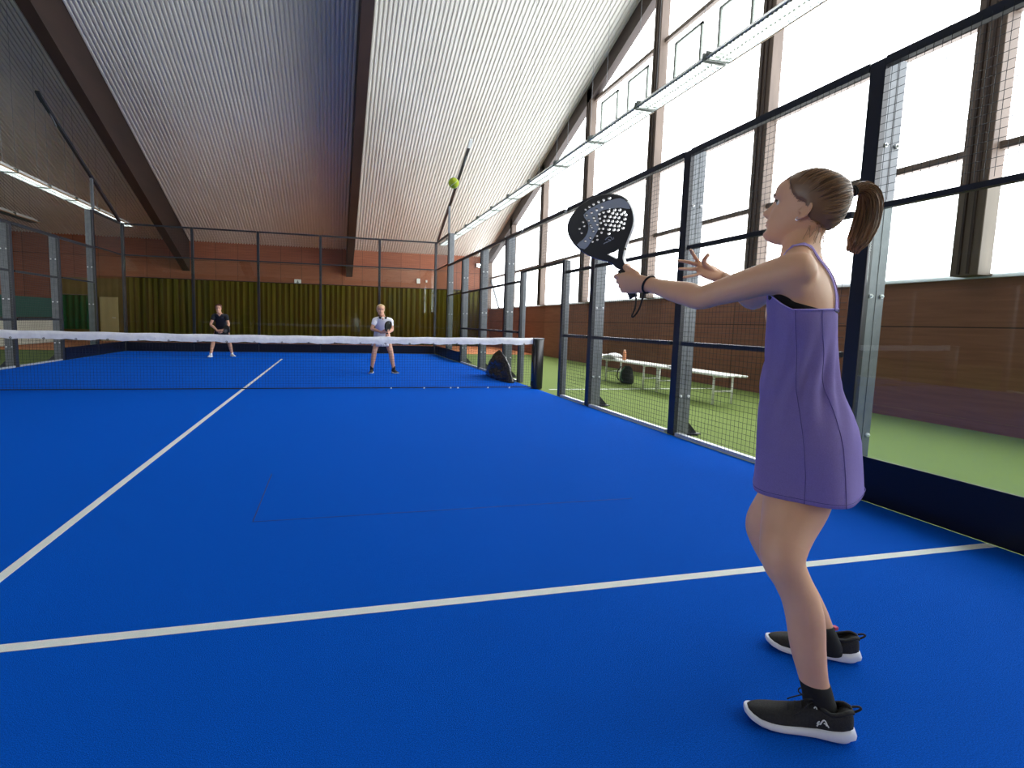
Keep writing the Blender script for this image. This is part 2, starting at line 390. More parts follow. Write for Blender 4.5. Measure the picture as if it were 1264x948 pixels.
# left of the curtain: ochre boards, green tarpaulin, beige door, barrier with windbreak
bm = bmesh.new(); bx(bm, -9.6, -7.3, 16.85, 16.99, 0, 2.66); tag(obj('ochre_partition', bm, M['olive_board']), 'ochre board partition left of the olive curtain', 'partition')
d = empty('door_leaf', (-7.86, 16.75, 0)); tag(d, 'beige door standing left of the olive curtain', 'door')
bm = bmesh.new(); bx(bm, -.34, .34, -.03, .04, .0, 1.87); bevel(bm, .006); obj('door_panel', bm, M['beige'], d)
bm = bmesh.new(); tube(bm, [(.24, -.03, 1.0), (.24, -.08, 1.0), (.13, -.08, 1.0)], .01); obj('handle', bm, M['bolt'], d)
bm = bmesh.new(); N = 60; a_ = []; b_ = []
for i in range(N+1):
    x = -9.75+1.4*i/N; y = 16.35+.04*math.sin(i*.7)
    a_.append(bm.verts.new((x, y, .5))); b_.append(bm.verts.new((x, y+.02, 1.9)))
for i in range(N): bm.faces.new((a_[i], a_[i+1], b_[i+1], b_[i]))
bmesh.ops.solidify(bm, geom=bm.faces[:], thickness=.006)
t_ = obj('tarpaulin', bm, M['greenscreen'], smooth=True); tag(t_, 'bright green tarpaulin screen hanging in the far left corner', 'screen')
bm = bmesh.new()
for x in (-9.7, -8.4): tube(bm, [(x, 16.38, 0), (x, 16.38, 1.93)], .02)
tube(bm, [(-9.7, 16.38, 1.92), (-8.4, 16.38, 1.92)], .015); obj('support_frame', bm, M['steel_grey'], t_)
for j, (ya, yb) in enumerate(((7.6, 9.5), (9.6, 11.9), (12.05, 14.9))):
    r = empty('barrier_board', (-9.0, (ya+yb)/2, 0)); h = (yb-ya)/2
    tag(r, ('pale barrier board left of the court, nearest of the row', 'pale barrier board left of the court, middle of the row', 'pale barrier board left of the court, farthest of the row')[j], 'barrier', 'barrier boards left of the court')
    bm = bmesh.new(); bx(bm, -.03, .03, -h, h, .03, .90); bevel(bm, .005, 1); obj('board_panel', bm, M['whiteboard'], r)
    bm = bmesh.new(); bx(bm, -.045, .045, -h, h, .90, .97); obj('top_rail', bm, M['steel_dark'], r)
    for y in (-h+.03, h-.03):
        bm = bmesh.new(); bx(bm, -.06, .03, y-.03, y+.03, 0, 1.72); obj('post', bm, M['steel_dark'], r)
    bm = bmesh.new(); bx(bm, -.012, .0, -h, h, .98, 1.70); obj('windbreak_net', bm, M['windbreak'], r)

# ------------------------------------------------------------------ hanging strip lamps
def luminaire(x, y0, z, lit, label, group, L_=1.5):
    r = empty('strip_lamp', (x, y0+L_/2, z)); tag(r, label, 'lamp', group)
    h = L_/2-.012
    bm = bmesh.new()
    for sx in (-1, 1):   # V shaped enamel reflector
        pts = [(0, .07), (sx*.09, .065), (sx*.17, -.02), (sx*.155, -.02), (sx*.08, .05), (0, .055)]
        A = [bm.verts.new((a, -h, b)) for a, b in pts]; B = [bm.verts.new((a, h, b)) for a, b in pts]
        for i in range(6): bm.faces.new((A[i], A[(i+1) % 6], B[(i+1) % 6], B[i]))
        bm.faces.new(A); bm.faces.new(B[::-1])
    obj('reflector', bm, M['steel_lamp'], r)
    bm = bmesh.new(); bx(bm, -.035, .035, -h, h, .07, .11); obj('ballast_rail', bm, M['steel_lamp'], r)
    for sx in (-1, 1):
        bm = bmesh.new(); tube(bm, [(sx*.075, -h+.03, .012), (sx*.075, h-.03, .012)], .019, 10); obj('tube', bm, M['tube'] if lit else M['steel_lamp'], r)
    bm = bmesh.new()
    for i in range(17):
        y = -h+.02+(2*h-.04)*i/16; bx(bm, -.15, .15, y-.002, y+.002, -.035, -.012)
    bx(bm, -.004, .004, -h, h, -.035, -.01)
    for sx in (-1, 1): bx(bm, sx*.152-.003, sx*.152+.003, -h, h, -.04, -.005)
    for e in (-1, 1): bx(bm, -.155, .155, e*h-.006, e*h+.006, -.04, .03)
    for i in range(24):
        y = -h+.05+(2*h-.1)*i/23
        for xx in (-.156, .0): bx(bm, xx-.007, xx+.007, y-.011, y+.011, -.048, -.030, 1)
    obj('louvre_grille', bm, [M['galv'] if lit else M['steel_grey'], M['frame_dark']], r)
    for e in (-1, 1):
        bm = bmesh.new(); bx(bm, -.165, .165, e*(h-.004)-.012, e*(h-.004)+.012, -.045, .06); obj('end_plate', bm, M['frame_dark'], r)
    bm = bmesh.new(); bx(bm, .158, .172, -h, h, -.045, -.012); obj('edge_strip', bm, M['tan'], r)
    bm = bmesh.new(); zr = roofz(y0+L_/2)-z
    for e in (-.5, .5): tube(bm, [(0, e, .1), (0, e, roofz(y0+L_/2+e)-z)], .003, 4)
    obj('hanging_wire', bm, M['steel_grey'], r)
ORD = ['nearest', 'second', 'third', 'fourth', 'fifth', 'sixth', 'seventh', 'eighth', 'ninth', 'tenth', 'eleventh', 'twelfth', 'thirteenth', 'farthest']
nl = 13
for i in range(nl):
    y = 13.8-1.53*(nl-i)
    luminaire(6.0, y, 4.47, True, 'lit strip lamp in the right row before the windows, %s from the camera' % (ORD[i] if i < nl-1 else 'farthest'), 'lit strip lamps along the right side')
nl2 = 7
for i in range(nl2):
    y = 13.8-1.53*(nl2-i)
    luminaire(-6.0, y, 4.47, True, 'lit strip lamp in the left row over the fence, %s from the camera' % (ORD[i] if i < nl2-1 else 'farthest'), 'lit strip lamps along the left side')
for i in range(3):
    luminaire(-9.2, 14.1-1.53*(3-i), 4.45, False, 'unlit grey strip lamp at far left, %s' % ('nearest', 'middle one', 'farthest')[i], 'unlit strip lamps at far left')
# ------------------------------------------------------------------ court enclosure
def seqname(y): return {-10:'behind the camera'}.get(y, '')
def wire_grid(bm, y0, y1, z0, z1, x, axis='Y', p=.05, r=.0017):
    n = round((y1-y0)/p); m = round((z1-z0)/p)
    def seg(a, b):
        # four-sided wire
        A = V(a); B = V(b); t = (B-A).normalized(); u = V((1, 0, 0)) if axis == 'Y' else V((0, 1, 0)); w = t.cross(u)
        R = [[bm.verts.new(c+u*r*s1+w*r*s2) for s1, s2 in ((1, 0), (0, 1), (-1, 0), (0, -1))] for c in (A, B)]
        for i in range(4): bm.faces.new((R[0][i], R[0][(i+1) % 4], R[1][(i+1) % 4], R[1][i]))
    P = (lambda h, z: (x, h, z)) if axis == 'Y' else (lambda h, z: (h, x, z))
    for i in range(1, n): h = y0+(y1-y0)*i/n; seg(P(h, z0), P(h, z1))
    for j in range(1, m): z = z0+(z1-z0)*j/m; seg(P(y0, z), P(y1, z))
def bolt_pair(root, pts, ax):
    bm = bmesh.new()
    for p_ in pts:
        c = V(p_); tube(bm, [c, c+V(ax)*.012], .015, 10); tube(bm, [c+V(ax)*.012, c+V(ax)*.022], [.010, .005], 10)
    obj('bolts', bm, M['bolt'], root)
def side_post(s, y, h, label, foot=True, wide=.2, wy=.10):
    """post outside the mesh plane x = s*5, seen face towards the court dark, end face zinc grey"""
    r = empty('fence_post', (s*5.0, y, 0)); tag(r, label, 'post', 'fence posts on the %s side of the court' % ('right' if s > 0 else 'left'))
    bm = bmesh.new(); bx(bm, s*.055, s*wide, -wy/2+.004, wy/2, 0, h); bevel(bm, .003, 1); obj('column', bm, M['steel_grey'], r)
    bm = bmesh.new(); bx(bm, s*(wide/2+.025)-.0015, s*(wide/2+.025)+.0015, -wy/2+.002, -wy/2+.0045, 0, h); obj('seam', bm, M['steel_dark'], r)
    bm = bmesh.new(); bx(bm, s*.004, s*.054, -wy/2-.004, wy/2+.004, 0, h); bevel(bm, .003, 1); obj('frame_upright', bm, M['steel_dark'], r)
    if foot:
        for z in (.43, 1.42, 2.44):
            if z < h-.2: bolt_pair(r, [(s*(wide*.36), -wy/2+.004, z), (s*(wide*.85), -wy/2+.004, z)], (0, -1, 0))
        bm = bmesh.new()
        bx(bm, s*(wide-.01), s*(wide+.16), -wy/2, wy/2, 0, .012)
        v = [bm.verts.new(q) for q in ((s*wide, -.004, .012), (s*(wide+.14), -.004, .012), (s*wide, -.004, .16), (s*wide, .004, .012), (s*(wide+.14), .004, .012), (s*wide, .004, .16))]
        for f in ((0,1,2),(3,5,4),(0,3,4,1),(1,4,5,2),(2,5,3,0)): bm.faces.new([v[i] for i in f])
        obj('foot_bracket', bm, M['steel_dark'], r)
    return r
def place_words(s, y):
    d = {8: 'two metres before the far corner', 6: 'where the far glass ends', 4: 'first in the mesh beyond the glass', 2: 'just beyond the net gate', 1: 'far jamb of the net gate', -1: 'near jamb of the net gate', -2: 'next to the gate, camera side', -4: 'between the two near mesh bays', -6: 'where the near glass begins', -8: 'beside the camera'}
    return d[y]
for s in (1, -1):
    side = 'right' if s > 0 else 'left'
    ys = [8, 6, 4, 2, -2, -4, -6, -8] if s > 0 else [8, 6, 4, 2, -2]
    for y in ys:
        side_post(s, y, 4.0 if y == 8 else 3.0, 'grey steel fence post on the %s side, %s' % (side, place_words(s, y)))
    for y in (1, -1): side_post(s, y, 2.2, 'slim grey gate post on the %s side, %s' % (side, place_words(s, y)), False, .12, .07)
def rail(bm, s, y0, y1, z, t=.05, d=.055): bx(bm, s*.0, s*d, y0, y1, z-t/2, z+t/2)
def mesh_panel(s, y0, y1, z0, z1, mids, label, strip=True):
    y0 += .008; y1 -= .008
    side = 'right' if s > 0 else 'left'
    r = empty('mesh_panel', (s*5.0, (y0+y1)/2, 0)); tag(r, label, 'fence panel', 'wire mesh panels on the %s side' % side)
    a, b = y0-(y0+y1)/2, y1-(y0+y1)/2
    bm = bmesh.new(); rail(bm, s, a, b, z1-.025, .06); obj('top_rail', bm, M['steel_rail'], r)
    for z in mids:
        bm = bmesh.new(); rail(bm, s, a+.03, b-.03, z, .04, .045); obj('middle_rail', bm, M['steel_rail'], r)
    bm = bmesh.new(); rail(bm, s, a+.03, b-.03, z0+.022 if strip else z0, .035)
    obj('bottom_rail', bm, M['galv'] if strip else M['steel_rail'], r)
    bm = bmesh.new(); wire_grid(bm, a, b, z0+.03, z1-.03, -s*.004); obj('wire_mesh', bm, M['wire'], r)
def glass_panel(s, y0, y1, h, label, skirt=.31):
    side = 'right' if s > 0 else 'left'
    r = empty('glass_panel', (s*5.0, (y0+y1)/2, 0)); tag(r, label, 'glass panel', 'glass panels on the %s side' % side)
    a, b = y0-(y0+y1)/2+.008, y1-(y0+y1)/2-.008
    bm = bmesh.new(); bx(bm, s*.002, s*.014, a, b, skirt, h); obj('pane', bm, M['glass'], r)
    bm = bmesh.new(); bx(bm, -s*.002, s*.016, a, b, .004, skirt); obj('skirt', bm, M['skirt'], r)
    return r
for s in (1, -1):
    side = 'right' if s > 0 else 'left'
    L_ = 'wire mesh fence panel on the %s side, ' % side
    mesh_panel(s, 4.05, 5.95, 0, 3, (1, 2), L_+'farthest full height bay')
    mesh_panel(s, 2.05, 3.95, 0, 3, (1, 2), L_+'second full height bay from the far glass')
    mesh_panel(s, 1.05, 1.95, 0, 3, (1, 2), L_+'narrow bay just beyond the net gate')
    mesh_panel(s, -.96, .96, 2.18, 3, (), L_+'above the net gate', False)
    mesh_panel(s, -1.95, -1.05, 0, 3, (1, 2), L_+'narrow bay before the net gate')
    if s > 0:
        mesh_panel(s, -3.95, -2.05, 0, 3, (1, 2), L_+'wide bay with the benches behind it')
        mesh_panel(s, -5.95, -4.05, 0, 3, (1, 2), L_+'wide bay behind the woman in lavender')
        mesh_panel(s, -7.95, -6.05, 2.02, 3, (), L_+'above the near glass', False)
        mesh_panel(s, -9.95, -8.05, 3.02, 4, (), L_+'beside the camera', False)
        glass_panel(s, -7.94, -6.06, 2.0, 'near glass wall panel on the right side behind the woman')
        glass_panel(s, -9.95, -8.06, 3.0, 'tall glass wall panel on the right side beside the camera')
    mesh_panel(s, 6.05, 7.95, 2.02, 3, (), L_+'above the low far glass', False)
    mesh_panel(s, 8.05, 9.95, 3.02, 4, (), L_+'above the tall glass in the far corner', False)
    glass_panel(s, 6.06, 7.94, 2.0, 'low glass panel on the %s side near the far corner' % side)
    glass_panel(s, 8.06, 9.94, 3.0, 'tall glass panel on the %s side at the far corner' % side)
# end wall
for x, w in ((-5, 'at the left corner'), (-3, 'second from the left corner'), (-1, 'left of the middle'), (1, 'right of the middle'), (3, 'second from the right corner'), (5, 'at the right corner')):
    r = empty('end_wall_post', (x, 10, 0)); tag(r, 'tall slim dark post of the far end wall, %s' % w, 'post', 'posts of the far end wall')
    bm = bmesh.new(); bx(bm, -.04, .04, .02, .12, 0, 4.0); bevel(bm, .003, 1); obj('column', bm, M['steel_dark'], r)
    bm = bmesh.new()
    for z in (.4, 1.2, 2.0, 2.8): tube(bm, [(0, .02, z), (0, -.012, z)], .018, 10)
    obj('bolts', bm, M['black'], r)
for i, x in enumerate((-5, -3, -1, 1, 3)):
    wds = ('leftmost', 'second from left', 'middle', 'second from right', 'rightmost')[i]
    r = empty('end_wall_glass', (x+1, 10, 0)); tag(r, 'far end wall glass panel, %s' % wds, 'glass panel', 'glass panels of the far end wall')
    bm = bmesh.new(); bx(bm, -.99, .99, 0, .012, .29, 3.0); obj('pane', bm, M['glass'], r)
    bm = bmesh.new(); bx(bm, -.99, .99, -.003, .015, .004, .29); obj('skirt', bm, M['skirt'], r)
    r = empty('end_wall_mesh', (x+1, 10, 0)); tag(r, 'mesh strip over the far end glass, %s' % wds, 'fence panel', 'mesh strips over the far end glass')
    bm = bmesh.new(); bx(bm, -.96, .96, .02, .07, 3.0, 3.04); obj('lower_rail', bm, M['steel_rail'], r); bm = bmesh.new(); bx(bm, -.955, .955, .02, .07, 3.95, 4.0); obj('top_rail', bm, M['steel_rail'], r)
    bm = bmesh.new(); wire_grid(bm, -.96, .96, 3.04, 3.96, .03, 'X', r=.0014); obj('wire_mesh', bm, M['wire'], r)
# corner lamp arms
for s, w in ((1, 'right'), (-1, 'left')):
    r = empty('lamp_mast', (s*5.0, 8, 0)); tag(r, 'dark slanted lighting mast rising from the far %s corner' % w, 'mast')
    bm = bmesh.new(); bar(bm, (s*.05, 2.02, 4.045), (s*.05, -2.35, 6.0), .07, .07); obj('slanted_arm', bm, M['steel_dark'], r)
    bm = bmesh.new(); bar(bm, (s*.05, 0.12, 4.01), (s*.05, 0.12, 4.88), .06, .06); obj('prop', bm, M['steel_grey'], r)
    bm = bmesh.new(); bar(bm, (s*.05, -2.3, 5.96), (s*.05, -2.55, 6.10), .09, .05)
    obj('end_bracket', bm, M['steel_lamp'] if s > 0 else M['steel_dark'], r)
    bm = bmesh.new(); bar(bm, (s*.05, -2.2, 5.97), (s*.05-s*-.0, -1.75, 5.62), .03, .03); obj('stay', bm, M['steel_grey'], r)

# ------------------------------------------------------------------ net
def top_z(x): return .885+.035*(x/4.9)**2
nt = empty('padel_net', (0, 0, 0)); tag(nt, 'long padel net with white top tape across the blue court', 'net')
bm = bmesh.new(); N = 160; cols = []
for i in range(N+1):
    x = -4.92+9.84*i/N; zt = top_z(x)+.004*math.sin(x*9); zb = zt-.118+.006*math.sin(x*13+1)+.004*math.sin(x*31)
    w = .010+.004*math.sin(x*7)
    cols.append([bm.verts.new((x, y_, z_)) for y_, z_ in ((-w, zb), (-w-.003+.003*math.sin(x*23), (zb+zt)/2), (-w*.8, zt-.004), (0, zt), (w*.8, zt-.004), (w+.003, (zb+zt)/2), (w, zb))])
for i in range(N):
    for j in range(6): bm.faces.new((cols[i][j], cols[i][j+1], cols[i+1][j+1], cols[i+1][j]))
obj('top_tape', bm, M['tape'], nt, True)
bm = bmesh.new(); n = 219
for i in range(n):
    x = -4.9+9.8*i/(n-1); zt = top_z(x)-.11
    bar(bm, (x, 0, .03), (x, 0, zt), .0022, .0022)
for j in range(17):
    z = .06+j*.045
    for q in range(8):
        xa, xb = -4.9+9.8*q/8, -4.9+9.8*(q+1)/8
        bar(bm, (xa, 0, z*(top_z(xa)-.11)/.775), (xb, 0, z*(top_z(xb)-.11)/.775), .0022, .0022)
obj('netting', bm, M['netcord'], nt)
bm = bmesh.new(); tube(bm, [(-4.9, 0, .03), (4.9, 0, .03)], .009, 6)
obj('bottom_cord', bm, M['netcord'], nt)
for i in range(24):
    x = -4.75+i*.413; z = top_z(x)-.125; bm = bmesh.new()
    tube(bm, [(x-.012, -.016, z+.02), (x, -.02, z), (x+.015, -.016, z+.008), (x+.004, -.012, z+.028)], .005, 5, closed=True)
    obj('lacing_tie', bm, M['black'], nt)
bm = bmesh.new()
for x in (2.38, 2.95, 3.42, 3.55, 4.1, 4.5): bx(bm, x-.012, x+.012, -.012, .012, .012, .035)
obj('cord_clips', bm, M['plate'], nt)
for s, w in ((1, 'right'), (-1, 'left')):
    r = empty('net_post', (s*5.02, 0, 0)); tag(r, 'thick black net post at the %s end of the net' % w, 'post')
    bm = bmesh.new(); loft(bm, [((0, 0, z), (1, 0, 0), a, (0, 1, 0), b) for z, a, b in ((0, .085, .085), (.02, .095, .095), (.3, .097, .095), (.88, .095, .095), (.90, .085, .085))], 20, power=.55); obj('padded_sleeve', bm, M['postpad'], r, True)
    bm = bmesh.new(); bx(bm, -.09, .09, -.09, .09, .897, .918); bevel(bm, .006); obj('cap', bm, M['steel_grey'], r)
    bm = bmesh.new()
    for z in (.12, .3, .5, .62, .78): tube(bm, [(-s*.09, -.03, z), (-s*.108, -.03, z)], .012, 8)
    tube(bm, [(-s*.10, -.05, .02), (-s*.12, -.03, .09), (-s*.1, 0, .13)], .012, 6); obj('lacing_hooks', bm, M['black'], r)

# ------------------------------------------------------------------ bag against the fence
bm = bmesh.new(); rs = []
random.seed(3)
for i in range(22):
    t = i/21; z = .60*t
    w = 1.02*(1-t**1.9)**.8+.05; d = .12*(1-t**2)+.012
    def zf(p, th, t=t):
        q = V((p.x*3, p.y*5, p.z*6))
        k = noise.noise(q)*.05+noise.noise(q*2.7)*.025
        return p+V((math.sin(th), math.cos(th), 0))*k*(1-t*.6)
    rs.append(((-.17+.03*t, .12*(t-.4), z), (0, 1, 0), w*.80, (1, 0, 0), d, zf))
loft(bm, rs, 56)
bg = obj('refuse_bag', bm, mat('glossy black bag film', (.004, .004, .005), .13, spec=.6, bump=1.0, bump_scale=16, bump_dist=.03), smooth=True, loc=(5.0, 1.72, 0))
tag(bg, 'glossy black plastic bag slumped against the fence beyond the net post', 'bag')

# ------------------------------------------------------------------ benches
def bench(y0, y1, supports, label):
    r = empty('bench', (7.30, (y0+y1)/2, 0)); tag(r, label, 'bench', 'white benches on the green turf')
    c = (y0+y1)/2
    for x in (-.17, -.055, .06, .175):
        bm = bmesh.new(); loft(bm, [((x, y-c, .455), (1, 0, 0), .048*k_, (0, 0, 1), .016) for y, k_ in ((y0, .5), (y0+.02, 1), (y1-.02, 1), (y1, .5))], 12, power=.5); obj('slat', bm, M['white_metal'], r, True)
    for y in supports:
        for x in (-.17, .17):
            bm = bmesh.new(); tube(bm, [(x, y-c, 0), (x, y-c, .44)], .018, 10); obj('leg', bm, M['white_metal'], r, True)
        bm = bmesh.new(); tube(bm, [(-.17, y-c, .20), (.17, y-c, .20)], .012, 8); obj('stretcher', bm, M['white_metal'], r); bm = bmesh.new(); tube(bm, [(-.19, y-c, .432), (.19, y-c, .432)], .014, 8); obj('cross_brace', bm, M['white_metal'], r)
    return r
bench(-2.30, -.36, (-2.03, -.55), 'white slatted bench, nearer of the two, seen through the mesh')
bench(-.28, 1.85, (-.12, 1.30), 'white slatted bench, farther of the two, with a bottle and towel')
bt = empty('water_bottle', (7.28, .85, .473)); tag(bt, 'orange drinks bottle standing on the farther bench', 'bottle')
bm = bmesh.new(); tube(bm, [(0, 0, 0), (0, 0, .01), (0, 0, .15), (0, 0, .18)], [.03, .036, .036, .022], 16); obj('bottle_body', bm, mat('orange bottle', (.55, .22, .10), .4), bt, True)
bm = bmesh.new(); tube(bm, [(0, 0, .18), (0, 0, .215)], .022, 14); obj('lid', bm, mat('peach lid', (.65, .38, .25), .4), bt, True)
bm = bmesh.new(); rs = []
for i in range(10):
    t = i/9; rs.append(((.02*math.sin(t*5), -.32+.64*t, .052+.02*math.sin(t*7)), (1, 0, 0), .15*(1-.5*abs(t-.5)), (0, 0, 1), .045*math.sin(PI*min(1, t+.12))+.01, (lambda p, th: p+V((0, 0, .02*noise.noise(p*14))))))
loft(bm, rs, 20)
tw = obj('towel', bm, mat('white towel cloth', (.72, .72, .72), .9, bump=.5, bump_scale=40, bump_dist=.01), smooth=True, loc=(7.22, 1.33, .478)); tag(tw, 'crumpled white towel on the far end of the farther bench', 'towel')
bm = bmesh.new(); rs = [((0, -.10+.2*i/7, .045), (1, 0, 0), .07*math.sin(PI*(i+.6)/8.2), (0, 0, 1), .04*math.sin(PI*(i+.6)/8.2), (lambda p, th: p+V((0, 0, .015*noise.noise(p*25))))) for i in range(8)]
loft(bm, rs, 14); tag(obj('folded_cap', bm, M['black'], smooth=True, loc=(7.12, 1.70, .475)), 'small black bundle beside the towel on the farther bench', 'bundle')
bp = empty('backpack', (7.33, .80, 0)); tag(bp, 'dark backpack on the turf under the farther bench', 'backpack')
bm = bmesh.new(); loft(bm, [((0, 0, z), (1, 0, 0), a, (0, 1, 0), b, (lambda p, th: p+V((.01, .01, 0))*noise.noise(p*11))) for z, a, b in ((.0, .09, .15), (.03, .11, .17), (.15, .11, .16), (.26, .09, .13), (.33, .07, .09), (.36, .03, .04))], 20, power=.75); obj('bag_body', bm, mat('dark bag cloth', (.012, .016, .014), .7, bump=.3, bump_scale=60), bp, True)
for y in (-.07, .07):
    bm = bmesh.new(); tube(bm, catmull([(-.10, y, .34), (-.17, y, .25), (-.18, y, .12), (-.13, y, .05)], 4), .012, 6); obj('strap', bm, mat('green strap', (.05, .16, .07), .7) if y < 0 else M['black'], bp, True)
bm = bmesh.new(); loft(bm, [((0, -.13+.26*i/9, .012), (1, 0, 0), .105*math.sqrt(max(.02, 1-((i-4.5)/4.6)**2)), (0, 0, 1), .012) for i in range(10)], 16)
pb = obj('spare_racket', bm, M['black'], smooth=True, loc=(7.22, -.95, .473)); tag(pb, 'dark racket lying flat on the nearer bench', 'racket')
bm = bmesh.new(); tube(bm, [(0, .12, .012), (0, .27, .012)], .013, 8); obj('handle', bm, M['plate'], pb)

# ------------------------------------------------------------------ ball
bm = bmesh.new(); bmesh.ops.create_icosphere(bm, subdivisions=4, radius=.0335)
ball = obj('padel_ball', bm, mat('yellow felt', (.52, .68, .03), .9, col2=(.62, .78, .06), noise_scale=90, bump=.6, bump_scale=300, bump_dist=.002, sheen=.3), smooth=True, loc=(2.169, -5.592, 2.053))
tag(ball, 'yellow green padel ball in mid air above the court', 'ball')
bm = bmesh.new(); pts = []
for i in range(48):
    t = 2*PI*i/48; a, b = .75, .25; x = a*math.cos(t)+b*math.cos(3*t); y = a*math.sin(t)-b*math.sin(3*t); z = 2*math.sqrt(a*b)*math.sin(2*t)
    pts.append(V((x, y, z)).normalized()*.0336)
tube(bm, pts, .0011, 5, closed=True); o = obj('seam_line', bm, M['tape'], ball, True); o.rotation_euler = (.5, .9, .3)
